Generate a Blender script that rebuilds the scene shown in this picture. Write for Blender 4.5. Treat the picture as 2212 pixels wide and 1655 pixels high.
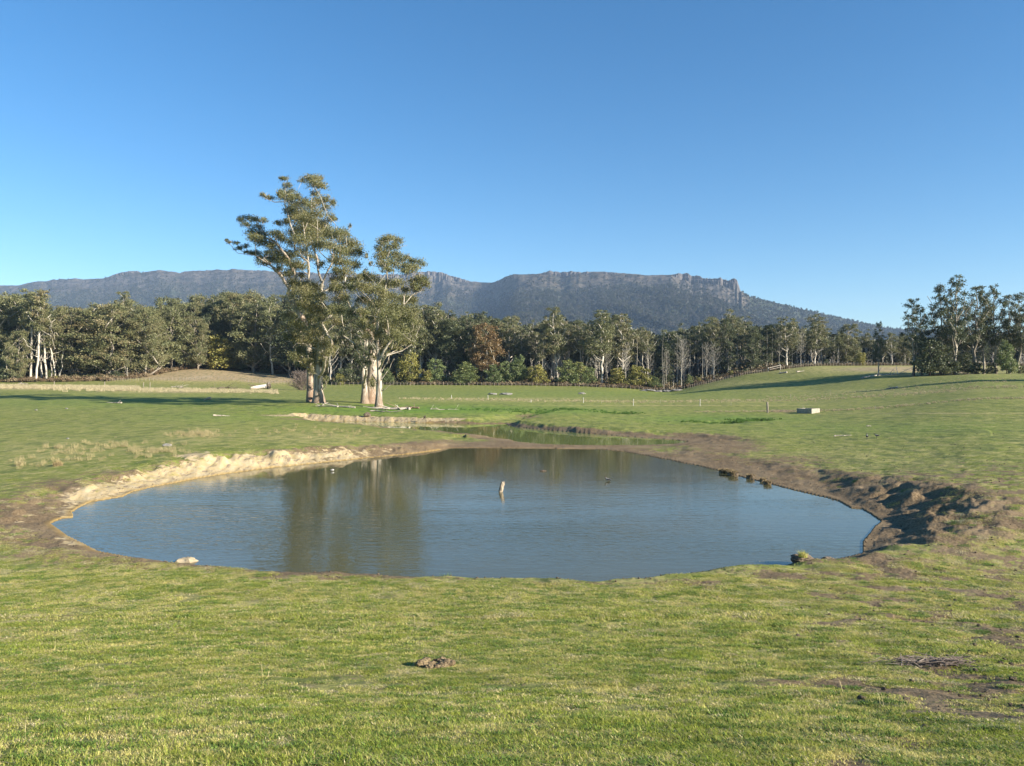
import bpy, math, random
import numpy as np
from mathutils import Vector, Matrix
S = bpy.context.scene
for o in list(bpy.data.objects): bpy.data.objects.remove(o)
C = S.collection
R = math.radians
# ---------------------------------------------------------------- camera, sky, sun, exposure
F, CX, HZ = 1640.0, 1106.0, 830.0          # focal length, centre and horizon of the photo at 2212 px wide
cam_d = bpy.data.cameras.new('camera'); cam = bpy.data.objects.new('camera', cam_d); C.objects.link(cam)
cam_d.sensor_width = 36.0; cam_d.lens = 36.0 * F / 2212.0
cam_d.shift_y = (HZ - 827.5) / 2212.0
cam_d.clip_start = 0.1; cam_d.clip_end = 20000
cam.location = (0, 0, 0); cam.rotation_euler = (R(90), 0, 0)
S.camera = cam
SUN_EL, SUN_AZ = R(20.0), math.atan2(0.90, -0.43)     # azimuth measured from +Y towards +X
w = bpy.data.worlds.new('World'); S.world = w; w.use_nodes = True
nt = w.node_tree; nt.nodes.clear()
sky = nt.nodes.new('ShaderNodeTexSky'); sky.sky_type = 'NISHITA'; sky.sun_disc = False
sky.sun_elevation = SUN_EL; sky.sun_rotation = SUN_AZ
sky.altitude = 300; sky.air_density = 1.0; sky.dust_density = 0.15; sky.ozone_density = 3.0
bg = nt.nodes.new('ShaderNodeBackground'); bg.inputs[1].default_value = 0.077
out = nt.nodes.new('ShaderNodeOutputWorld')
hs = nt.nodes.new('ShaderNodeHueSaturation'); hs.inputs['Saturation'].default_value = 1.28; hs.inputs['Value'].default_value = 0.95
nt.links.new(sky.outputs[0], hs.inputs['Color']); nt.links.new(hs.outputs[0], bg.inputs[0]); nt.links.new(bg.outputs[0], out.inputs[0])
sd = bpy.data.lights.new('sun', 'SUN'); sd.energy = 5.0; sd.angle = R(0.5); sd.color = (1.0, 0.92, 0.78)
sun = bpy.data.objects.new('sun', sd); C.objects.link(sun)
tosun = Vector((math.cos(SUN_EL) * math.sin(SUN_AZ), math.cos(SUN_EL) * math.cos(SUN_AZ), math.sin(SUN_EL)))
sun.rotation_euler = tosun.to_track_quat('Z', 'Y').to_euler(); sun.location = (0, 0, 50)
S.view_settings.view_transform = 'Standard'; S.view_settings.look = 'None'
S.view_settings.exposure = 1.35; S.view_settings.gamma = 1.0
S.render.engine = 'CYCLES'
S.cycles.max_bounces = 6; S.cycles.volume_bounces = 0; S.cycles.transparent_max_bounces = 4

# ---------------------------------------------------------------- helpers
def tag(o, label=None, cat=None, group=None, kind=None):
    if label: o['label'] = label
    if cat: o['category'] = cat
    if group: o['group'] = group
    if kind: o['kind'] = kind
    return o
def empty(name, loc=(0, 0, 0), rz=0.0):
    o = bpy.data.objects.new(name, None); C.objects.link(o)
    o.location = loc; o.rotation_euler = (0, 0, rz); o.empty_display_size = 0.3
    return o
def np_mesh(name, V, faces, attrs=None, smooth=False):
    """faces: list of integer arrays (M,k)"""
    me = bpy.data.meshes.new(name)
    V = np.asarray(V, dtype=np.float32)
    me.vertices.add(len(V)); me.vertices.foreach_set('co', V.ravel())
    loops = np.concatenate([f.ravel() for f in faces]).astype(np.int32)
    tot = np.concatenate([np.full(len(f), f.shape[1], np.int32) for f in faces])
    st = np.concatenate([[0], np.cumsum(tot)[:-1]]).astype(np.int32)
    me.loops.add(len(loops)); me.loops.foreach_set('vertex_index', loops)
    me.polygons.add(len(tot)); me.polygons.foreach_set('loop_start', st); me.polygons.foreach_set('loop_total', tot)
    me.polygons.foreach_set('use_smooth', np.full(len(tot), smooth, bool))
    me.update(calc_edges=True)
    for k, a in (attrs or {}).items():
        at = me.attributes.new(k, 'FLOAT', 'POINT'); at.data.foreach_set('value', np.asarray(a, np.float32))
    return me
def link(name, me, mat, parent=None, loc=None):
    o = bpy.data.objects.new(name, me); C.objects.link(o)
    if mat is not None and len(me.materials) == 0: me.materials.append(mat)
    if parent is not None: o.parent = parent
    if loc is not None: o.location = loc
    return o
def hash2(xi, yi, seed):
    h = (xi.astype(np.int64) * 374761393 + yi.astype(np.int64) * 668265263 + seed * 974634777) & 0xFFFFFFFF
    h = ((h ^ (h >> 13)) * 1274126177) & 0xFFFFFFFF
    h = ((h ^ (h >> 16)) * 2246822519) & 0xFFFFFFFF
    h = h ^ (h >> 15)
    return (h & 0xFFFFFF) / float(0xFFFFFF)
def vnoise(x, y, seed=0):
    x = np.asarray(x, float); y = np.asarray(y, float)
    xi = np.floor(x); yi = np.floor(y); fx = x - xi; fy = y - yi
    fx = fx * fx * (3 - 2 * fx); fy = fy * fy * (3 - 2 * fy)
    a = hash2(xi, yi, seed); b = hash2(xi + 1, yi, seed); c = hash2(xi, yi + 1, seed); d = hash2(xi + 1, yi + 1, seed)
    return (a * (1 - fx) + b * fx) * (1 - fy) + (c * (1 - fx) + d * fx) * fy
def fbm(x, y, oct=4, seed=0):
    s = 0; a = 0.5; t = 0
    for k in range(oct):
        s = s + a * vnoise(x * 2 ** k + 17.3 * k, y * 2 ** k - 9.1 * k, seed + k); t += a; a *= 0.5
    return s / t                                                     # 0..1
def sstep(a, b, x):
    t = np.clip((x - a) / (b - a), 0, 1); return t * t * (3 - 2 * t)
def at(px, py, Y):                                                   # photo position at distance Y -> point
    return Vector(((px - CX) / F * Y, Y, -(py - HZ) / F * Y))

# ---------------------------------------------------------------- node helpers / materials
class NB:
    def __init__(s, name):
        s.m = bpy.data.materials.new(name); s.m.use_nodes = True; s.t = s.m.node_tree; s.t.nodes.clear()
        s.out = s.t.nodes.new('ShaderNodeOutputMaterial')
    def n(s, typ, ins=None, **kw):
        nd = s.t.nodes.new('ShaderNode' + typ)
        for k, v in kw.items(): setattr(nd, k, v)
        for k, v in (ins or {}).items():
            if isinstance(v, bpy.types.NodeSocket): s.t.links.new(v, nd.inputs[k])
            else: nd.inputs[k].default_value = v
        return nd
    def pos(s): return s.n('NewGeometry').outputs['Position']
    def obj(s): return s.n('TexCoord').outputs['Object']
    def attr(s, nm, typ='GEOMETRY'): return s.n('Attribute', attribute_name=nm, attribute_type=typ).outputs['Fac']
    def noise(s, vec, scale, detail=2.0, rough=0.5, dist=0.0):
        return s.n('TexNoise', {'Vector': vec, 'Scale': scale, 'Detail': detail, 'Roughness': rough, 'Distortion': dist}).outputs['Fac']
    def math(s, op, a, b=0.0, c=0.0, clamp=False):
        nd = s.n('Math', {0: a, 1: b}, operation=op, use_clamp=clamp)
        if op == 'MULTIPLY_ADD':
            if isinstance(c, bpy.types.NodeSocket): s.t.links.new(c, nd.inputs[2])
            else: nd.inputs[2].default_value = c
        return nd.outputs[0]
    def rng(s, v, a, b, c=0.0, d=1.0):
        return s.n('MapRange', {'Value': v, 'From Min': a, 'From Max': b, 'To Min': c, 'To Max': d}, interpolation_type='SMOOTHSTEP').outputs[0]
    def mix(s, f, a, b):
        nd = s.n('Mix', data_type='RGBA', clamp_factor=True)
        for i, v in ((0, f), (6, a), (7, b)):
            if isinstance(v, bpy.types.NodeSocket): s.t.links.new(v, nd.inputs[i])
            elif i: nd.inputs[i].default_value = (*v, 1)
            else: nd.inputs[i].default_value = v
        return nd.outputs[2]
    def scale(s, vec, sc): return s.n('Mapping', {'Vector': vec, 'Scale': sc}).outputs[0]
    def princ(s, col, rough=0.8, spec=0.3, normal=None, **kw):
        p = s.n('BsdfPrincipled')
        for k, v in {'Base Color': col, 'Roughness': rough, 'Specular IOR Level': spec, **kw}.items():
            if isinstance(v, bpy.types.NodeSocket): s.t.links.new(v, p.inputs[k])
            elif isinstance(v, tuple) and len(v) == 3: p.inputs[k].default_value = (*v, 1)
            else: p.inputs[k].default_value = v
        if normal is not None: s.t.links.new(normal, p.inputs['Normal'])
        s.t.links.new(p.outputs[0], s.out.inputs['Surface']); return p
    def bump(s, h, strength, dist):
        return s.n('Bump', {'Height': h, 'Strength': strength, 'Distance': dist}).outputs[0]

def grass_colour(b, P, dry, k=1.0):
    """green to straw turf colour at world position P, shared by the turf and its blades"""
    flat = b.scale(P, (1, 1, 0.0))
    n1 = b.noise(flat, 0.9, 3.0, 0.6); n2 = b.noise(flat, 5.0, 2.0, 0.55); n3 = b.noise(flat, 0.05, 2.0)
    c = lambda *v: tuple(q * k for q in v)
    g = b.mix(b.rng(n3, 0.35, 0.65), c(0.158, 0.176, 0.032), c(0.198, 0.206, 0.050))
    g = b.mix(b.rng(n2, 0.35, 0.65), g, c(0.132, 0.172, 0.026))
    f = b.math('ADD', dry, b.math('MULTIPLY', b.math('SUBTRACT', n1, 0.5), 2.6))
    f = b.math('ADD', f, b.math('MULTIPLY', b.math('SUBTRACT', n2, 0.5), 3.0), clamp=True)
    return b.mix(b.math('MULTIPLY', f, 0.92), g, c(0.37, 0.315, 0.125))

def mat_ground():
    b = NB('turf_and_soil'); P = b.pos()
    mud, clay, dry, lush = b.attr('mud'), b.attr('clay'), b.attr('dry'), b.attr('lush')
    g = grass_colour(b, P, dry); g = b.mix(b.rng(dry, 0.75, 1.15), g, (0.36, 0.27, 0.155))
    nm = b.noise(P, 2.2, 5.0, 0.65); nf = b.noise(P, 16.0, 3.0, 0.6); nl = b.noise(P, 0.5, 3.0)
    nc = b.noise(b.scale(P, (1, 0.35, 1)), 1.1, 4.0, 0.65)
    g = b.mix(b.math('MULTIPLY', lush, 0.75), g, (0.095, 0.205, 0.020))
    g = b.mix(b.math('MULTIPLY', b.rng(nc, 0.52, 0.38), 0.60), g, (0.075, 0.105, 0.030))
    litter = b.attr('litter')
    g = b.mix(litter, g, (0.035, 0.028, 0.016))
    mc = b.mix(b.rng(nf, 0.35, 0.65), (0.105, 0.070, 0.038), (0.225, 0.162, 0.092))
    mc = b.mix(b.math('MULTIPLY', b.rng(nl, 0.45, 0.7), 0.5), mc, (0.26, 0.195, 0.115))
    f = b.math('ADD', mud, b.math('MULTIPLY', b.math('SUBTRACT', nm, 0.5), 1.5))
    f = b.math('ADD', f, b.math('MULTIPLY', b.math('SUBTRACT', nf, 0.5), 0.9))
    col = b.mix(b.rng(f, 0.38, 0.66), g, mc)
    cc = b.mix(b.rng(b.noise(P, 3.0, 4.0, 0.6), 0.35, 0.7), (0.42, 0.315, 0.16), (0.45, 0.365, 0.23))
    st = b.n('Mapping', {'Vector': P, 'Rotation': (0, 0, R(35)), 'Scale': (2.6, 0.7, 0.7)}).outputs[0]
    cc = b.mix(b.rng(b.noise(st, 1.3, 5.0, 0.7), 0.50, 0.64), cc, (0.20, 0.155, 0.105))
    f = b.math('ADD', clay, b.math('MULTIPLY', b.math('SUBTRACT', nm, 0.5), 1.6))
    col = b.mix(b.rng(f, 0.42, 0.58), col, cc)
    # wet ochre rim along the waterline
    col = b.mix(b.attr('rim'), col, (0.30, 0.20, 0.07))
    h = b.math('ADD', b.math('MULTIPLY', nm, 1.0), b.math('MULTIPLY', nf, 0.35))
    h = b.math('ADD', h, b.math('MULTIPLY', b.noise(P, 60.0, 2.0), 0.12))
    nrm = b.bump(h, 0.8, 0.05)
    b.princ(col, 0.9, 0.15, nrm); return b.m
def mat_blades():
    b = NB('grass_blades'); P = b.pos()
    v = b.attr('v'); col = grass_colour(b, P, b.math('MULTIPLY_ADD', v, 1.8, -0.28), 2.05)
    col = b.mix(b.rng(v, 0.80, 0.97), col, (0.66, 0.58, 0.34))
    d = b.n('BsdfDiffuse', {'Color': col}); t = b.n('BsdfTranslucent', {'Color': col})
    mx = b.n('MixShader', {0: 0.40, 1: d.outputs[0], 2: t.outputs[0]})
    b.t.links.new(mx.outputs[0], b.out.inputs['Surface']); return b.m
def mat_leaf(name, dark, light, warm, warmf=0.35, trans=0.25):
    b = NB(name)
    rnd = b.n('ObjectInfo').outputs['Random']; v = b.attr('v')
    col = b.mix(v, dark, light)
    col = b.mix(b.math('MULTIPLY', b.math('MULTIPLY', rnd, b.rng(b.noise(b.obj(), 0.35, 2.0), 0.4, 0.65)), warmf * 2), col, warm)
    d = b.n('BsdfPrincipled', {'Base Color': col, 'Roughness': 0.5, 'Specular IOR Level': 0.35})
    t = b.n('BsdfTranslucent', {'Color': col})
    mx = b.n('MixShader', {0: trans, 1: d.outputs[0], 2: t.outputs[0]})
    b.t.links.new(mx.outputs[0], b.out.inputs['Surface']); return b.m
def mat_bark(name, pale, streak, foot, foot_h=4.0):
    b = NB(name); O = b.obj()
    n = b.noise(b.scale(O, (2.5, 2.5, 0.35)), 1.5, 4.0, 0.65); n2 = b.noise(b.scale(O, (6, 6, 0.5)), 2.0, 3.0)
    col = b.mix(b.rng(n, 0.46, 0.60), pale, streak)
    z = b.n('SeparateXYZ', {0: O}).outputs[2]
    f = b.math('ADD', z, b.math('MULTIPLY', b.math('SUBTRACT', n2, 0.5), foot_h * 2.5))
    col = b.mix(b.rng(f, foot_h, 0.0), col, b.mix(n2, foot, streak))
    b.princ(col, 0.8, 0.2, b.bump(n2, 0.6, 0.08)); return b.m
def mat_plain(name, c1, c2, scale=3.0, rough=0.85, stretch=(1, 1, 1), bump=0.3, lo=0.35, hi=0.65, bd=0.03):
    b = NB(name); O = b.obj(); n = b.noise(b.scale(O, stretch), scale, 4.0, 0.6)
    b.princ(b.mix(b.rng(n, lo, hi), c1, c2), rough, 0.2, b.bump(n, bump, bd)); return b.m
def mat_water(name, murk, ripple, murk2):
    b = NB(name); P = b.pos()
    m = b.n('Mapping', {'Vector': P, 'Rotation': (0, 0, R(-12)), 'Scale': (0.9, 3.0, 1)}).outputs[0]
    m2 = b.n('Mapping', {'Vector': P, 'Rotation': (0, 0, R(9)), 'Scale': (1.6, 4.2, 1)}).outputs[0]
    n1 = b.noise(m, 1.3, 2.0, 0.5, 0.4); n2 = b.noise(m2, 3.0, 2.0, 0.5, 0.3)
    calm = b.rng(b.noise(b.scale(P, (0.5, 1.2, 1)), 0.13, 2.0), 0.38, 0.62, 0.35, 1.0)
    far = b.rng(b.n('SeparateXYZ', {0: P}).outputs[1], 27.0, 42.0, 1.0, 0.14)
    h = b.math('MULTIPLY', b.math('MULTIPLY', b.math('ADD', n1, b.math('MULTIPLY', n2, 0.5)), calm), far)
    col = b.mix(b.rng(b.noise(P, 0.15, 2.0), 0.3, 0.7), murk, murk2)
    b.princ(col, 0.03, 0.5, b.bump(h, 1.0, ripple), IOR=1.333); return b.m
# ---------------------------------------------------------------- the ground: one sheet
WL = -4.5                                                            # water level, metres below the eye
ROWS = [0, 3.2, 6, 10, 14, 18, 24, 32, 40, 50, 60, 75, 90, 110, 135, 170, 210, 250, 285, 330, 400, 600, 1500]
NEAR = [-1.6, -1.61, -2.46, -3.36, -4.04, -4.38]
COLS = {
 -600: [-4.2, -4.2, -4.15, -4.1, -4.0, -3.8, -3.4, -2.9, -2.2, -1.3, -.7, -.2, .6, 3.5, 9, 20, 30],
 0:    [-4.2, -4.2, -4.2, -4.15, -4.1, -3.9, -3.6, -3.1, -2.4, -1.7, -1.1, -.6, .2, 3.0, 8, 20, 30],
 240:  [-4.2, -4.05, -3.9, -3.9, -3.9, -3.75, -3.5, -3.05, -2.4, -1.7, -1.1, -.6, .5, 5.0, 9, 20, 30],
 430:  [-4.2, -4.0, -3.7, -3.75, -3.8, -3.7, -3.4, -2.95, -2.4, -1.75, -1.2, -.6, .4, 6.8, 10, 20, 30],
 600:  [-4.3, -4.1, -3.75, -3.8, -3.9, -3.95, -3.8, -2.7, -2.4, -2.0, -1.5, -.9, .0, 4.0, 9, 20, 30],
 690:  [-4.3, -4.1, -3.8, -3.85, -3.95, -4.1, -4.2, -2.6, -2.4, -2.2, -1.8, -1.3, -.6, 2.0, 8, 20, 30],
 820:  [-4.3, -4.2, -4.0, -4.05, -4.1, -4.2, -4.05, -3.05, -2.6, -2.4, -1.95, -1.4, -.7, 1.5, 7, 20, 30],
 960:  [-4.3, -4.2, -4.2, -4.2, -4.2, -4.25, -4.0, -3.15, -2.7, -2.45, -2.0, -1.4, -.7, 1.0, 6, 20, 30],
 1100: [-4.3, -4.2, -4.3, -4.3, -4.3, -4.2, -3.85, -3.3, -2.9, -2.6, -2.2, -1.6, -.9, 1.0, 6, 20, 30],
 1200: [-4.3, -4.2, -4.3, -4.3, -4.3, -4.1, -3.55, -3.4, -3.1, -2.8, -2.4, -1.9, -1.15, 1.0, 6, 20, 30],
 1300: [-4.3, -4.2, -4.3, -4.3, -4.2, -3.95, -3.75, -3.6, -3.3, -3.0, -2.8, -2.2, -1.4, 1.0, 5, 18, 30],
 1450: [-4.3, -4.3, -4.3, -4.3, -4.25, -4.1, -4.0, -3.8, -3.4, -3.2, -3.2, -3.3, -3.2, -1.5, 3, 15, 30],
 1600: [-4.3, -4.3, -4.3, -4.25, -4.12, -4.0, -3.85, -3.6, -3.15, -2.8, -2.2, .2, 3.3, 6, 8, 14, 25],
 1750: [-4.2, -4.15, -4.18, -4.1, -3.95, -3.8, -3.65, -3.3, -2.9, -2.2, -.7, 3.0, 7.0, 7.6, 8, 14, 20],
 1900: [-3.95, -3.95, -3.95, -3.78, -3.55, -3.3, -3.1, -2.6, -1.9, -.7, 2.3, 5.0, 7.1, 7.6, 8, 12, 15],
 2000: [-3.8, -3.75, -3.8, -3.5, -3.2, -2.8, -2.5, -1.9, -1.0, 1.1, 2.6, 4.8, 7.1, 7.6, 8, 12, 15],
 2100: [-3.7, -3.6, -3.5, -3.2, -2.9, -2.4, -1.9, -1.1, .1, 2.2, 2.7, 4.6, 7.0, 7.6, 8, 12, 15],
 2300: [-3.6, -3.4, -3.3, -2.9, -2.6, -2.0, -1.4, -.6, .6, 2.4, 3.0, 4.6, 7.0, 7.6, 8, 12, 15],
 2900: [-3.5, -3.2, -3.0, -2.6, -2.2, -1.6, -1.0, -.1, 1.0, 2.6, 3.2, 4.6, 7.0, 7.6, 8, 12, 15]}
_cx = np.array(sorted(COLS)); _tab = np.array([NEAR + COLS[c] for c in sorted(COLS)])
_gx = np.linspace(-600, 2900, 351); _gl = np.linspace(math.log(1.0), math.log(1500), 420); _gy = np.exp(_gl)
_t1 = np.array([np.interp(_gy, ROWS, r) for r in _tab])
_T = np.array([np.interp(_gx, _cx, _t1[:, j]) for j in range(len(_gy))]).T
def _blur(A, ax, n):
    for _ in range(n):
        P = np.pad(A, [(1, 1) if a == ax else (0, 0) for a in (0, 1)], mode='edge')
        A = (P[:-2, :] + 2 * P[1:-1, :] + P[2:, :]) / 4 if ax == 0 else (P[:, :-2] + 2 * P[:, 1:-1] + P[:, 2:]) / 4
    return A
_T = _blur(_blur(_T, 0, 8), 1, 5)
def polar(x, y):
    r = np.hypot(x, y); th = np.arctan2(x, y); tc = np.clip(th, R(-46), R(46))
    return CX + F * np.tan(tc), np.maximum(r * np.cos(tc), 1.0)
def H0(x, y):
    px, Y = polar(x, y)
    i = np.clip((px + 600) / 10.0, 0, 349.999); j = np.clip((np.log(Y) - _gl[0]) / (_gl[1] - _gl[0]), 0, 418.999)
    a = i.astype(int); b = j.astype(int); u = i - a; v = j - b
    return (_T[a, b] * (1 - u) + _T[a + 1, b] * u) * (1 - v) + (_T[a, b + 1] * (1 - u) + _T[a + 1, b + 1] * u) * v
MAIN = [(126,1143),(150,1158),(185,1178),(213,1191),(250,1197),(311,1209),(370,1218),(437,1224),(537,1232),(640,1242),(740,1246),(860,1251),
 (1000,1255),(1150,1259),(1280,1266),(1370,1265),(1410,1254),(1500,1241),(1600,1228),(1690,1223),(1730,1214),(1800,1212),(1868,1196),
 (1860,1172),(1880,1150),(1905,1127),(1886,1111),(1850,1099),(1830,1098),(1812,1083),(1750,1068),(1680,1050),(1620,1035),(1560,1018),(1500,1005),(1440,993),
 (1400,985),(1350,976),(1300,971),(1230,970),(1150,969),(1050,968),(975,968),(945,973),(900,979),(850,984),(760,993),(680,1001),(594,1010),
 (520,1019),(440,1031),(389,1041),(330,1052),(282,1063),(262,1073),(200,1084),(152,1106),(154,1117),(128,1122),(104,1132)]
UPPER = [(655,909),(700,912),(682,914),(784,922),(858,928),(918,931),(991,939),(1064,946),(1101,950),(1113,954),(1174,960),(1260,962),(1392,962),
 (1453,959),(1489,955),(1458,951),(1400,947),(1333,942),(1242,935),(1174,929),(1120,924),(1101,920),(1092,916),(1060,916),(1025,916),(970,914.5),(916,914),(850,912.5),(770,911),(700,910)]
def topoly(pts):
    P = np.array([((px - CX) / F * (-WL / ((py - HZ) / F)), -WL / ((py - HZ) / F)) for px, py in pts])
    out_ = []
    for k in range(len(P)):                                          # densify and roughen the shoreline
        a, b = P[k], P[(k + 1) % len(P)]; n = max(1, int(np.hypot(*(b - a)) / 0.9))
        for q in range(n): out_.append(a + (b - a) * q / n)
    Q = np.array(out_)
    Q[:, 0] += (fbm(Q[:, 0] * .8, Q[:, 1] * .8, 3, 5) - .5) * .45; Q[:, 1] += (fbm(Q[:, 0] * .8, Q[:, 1] * .8, 3, 9) - .5) * .45
    return Q
POLY = [topoly(MAIN), topoly(UPPER)]
def sdist(x, y, Q):                                                  # signed distance, negative inside
    d2 = np.full(x.shape, 1e9); ins = np.zeros(x.shape, bool)
    for k in range(len(Q)):
        ax, ay = Q[k]; bx, by = Q[(k + 1) % len(Q)]; ex, ey = bx - ax, by - ay
        t = np.clip(((x - ax) * ex + (y - ay) * ey) / (ex * ex + ey * ey + 1e-9), 0, 1)
        d2 = np.minimum(d2, (x - ax - t * ex) ** 2 + (y - ay - t * ey) ** 2)
        if ay != by:
            c = ((ay > y) != (by > y)) & (x < ex * (y - ay) / (by - ay) + ax); ins ^= c
    return np.where(ins, -1, 1) * np.sqrt(d2)
def shore(x, y):
    sh = np.full(x.shape, 60.0); m = (y > 12) & (y < 118) & (np.abs(x) < 75)
    xs, ys = x[m], y[m]
    sh[m] = np.minimum(sdist(xs, ys, POLY[0]), sdist(xs, ys, POLY[1]))
    return sh
def blob(px, py, cx, cy, rx, ry): return np.exp(-(((px - cx) / rx) ** 2 + ((py - cy) / ry) ** 2))
def seg(x, y, ax, ay, bx, by):
    ex, ey = bx - ax, by - ay; t = np.clip(((x - ax) * ex + (y - ay) * ey) / (ex * ex + ey * ey), 0, 1)
    return np.hypot(x - ax - t * ex, y - ay - t * ey), t
def H(x, y, full=False):
    x = np.asarray(x, float); y = np.asarray(y, float)
    z = H0(x, y); sh = shore(x, y); px = CX + F * x / np.maximum(y, 1); py = HZ - F * z / np.maximum(y, 1)
    r = np.hypot(x, y)
    # eroded gully and holes beyond the far pool
    d, t = seg(x, y, -0.2, 85, 5.0, 101); side = (5.2 * (y - 85) - 16.0 * (x + .2)) > 0; g = 1 - sstep(0.2, 1.0, (d + (fbm(x * .8, y * .8, 3, 31) - .5) * .6) / np.where(side, 6.5, 1.5)); z = z - g * (1.0 - .55 * t)
    for cx, cy, rr, dp in ((6.3, 97, 1.0, .45), (13.6, 98, 2.6, .5), (22, 80, 3.0, .35), (26.5, 83, 2, .3)):
        d = np.hypot(x - cx, (y - cy) * .7) + (fbm(x * 1.5, y * 1.5, 2, 8) - .5); z = z - dp * (1 - sstep(0, rr, d))
    # worn cut on the right of the dam
    near = np.clip((z - WL), 0, 9)
    left = (px < 900) & (y > 20) & (sh < 6); right = (px > 1700) & (sh < 6) & (y < 40)
    wl_ = np.interp(px, [850, 950, 1250, 1400, 1760, 1860], [3.0, 1.3, 1.5, 4.5, 5.5, 3.2]); wl_ = .6 + (wl_ - .6) * sstep(18.8, 21.5, y); wl_ = np.where(y > 75, 1.6, wl_)
    rid = fbm(x * 1.1 + y * .2, y * 1.1, 3, 3); wdt = wl_ * (0.45 + 1.1 * rid)
    s = sstep(0, 1, np.clip(sh / wdt, 0, 1)) ** 0.85
    top = np.maximum(z, WL + 0.10 + 0.12 * fbm(x, y, 2, 4))
    rug = sstep(1810, 1920, px) * (1 - sstep(31, 37, y)) * sstep(19, 21, y) * (1 - sstep(2.5, 5, sh)) * sstep(0.1, 1.0, sh)
    spit = sstep(930, 1000, px) * (1 - sstep(1400, 1500, px)) * (y > 48) * (y < 63); top = top * (1 - spit) + (WL + .07) * spit
    zz = WL + (top - WL) * s + 0.03
    zz = zz + rug * ((fbm(x * 1.5 + 3, y * 2.4, 5, 77) - .5) * .30 + .02)
    bank = np.where((px < 920) & (y > 20), .6, 0.25) * sstep(0, .4, sh) * (1 - sstep(1.5, 3.5, sh))
    zz = zz + bank * (fbm(x * 2.6 + y * .6, y * 1.1, 4, 21) - .5) * .20
    zi = WL - 0.05 - np.minimum(1.2, -sh * .35)
    z2 = np.where(sh > 0, np.maximum(zz, WL + .015), zi); z = np.where(sh < 20, np.where(sh > 0, np.where(sh < 12, z2, z + .03), zi), z)
    # lumps: clods and hoof marks, stronger on the muddy right side
    mr = sstep(1250, 1900, px) * (1 - sstep(24, 60, y))
    amp = np.where(sh > 0.3, 1, 0) * (0.05 + 0.035 * mr) * (1 - .8 * (sh < 3) * (y > 50) * (y < 62)) * np.clip(r / 6, .5, 1) * (1 - sstep(60, 130, r) * .3)
    z = z + amp * (fbm(x * 2.2, y * 2.2, 4, 41) - .5) * np.where(px > 900, 1, .8)
    z = z + .35 * np.where(sh > 8, 1, 0) * (fbm(x * .09, y * .09, 3, 51) - .5) * sstep(40, 100, r)
    if full: return z, sh, px, py, mr
    return z
def Hs(x, y): return float(H(np.array([x]), np.array([y]))[0])

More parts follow.
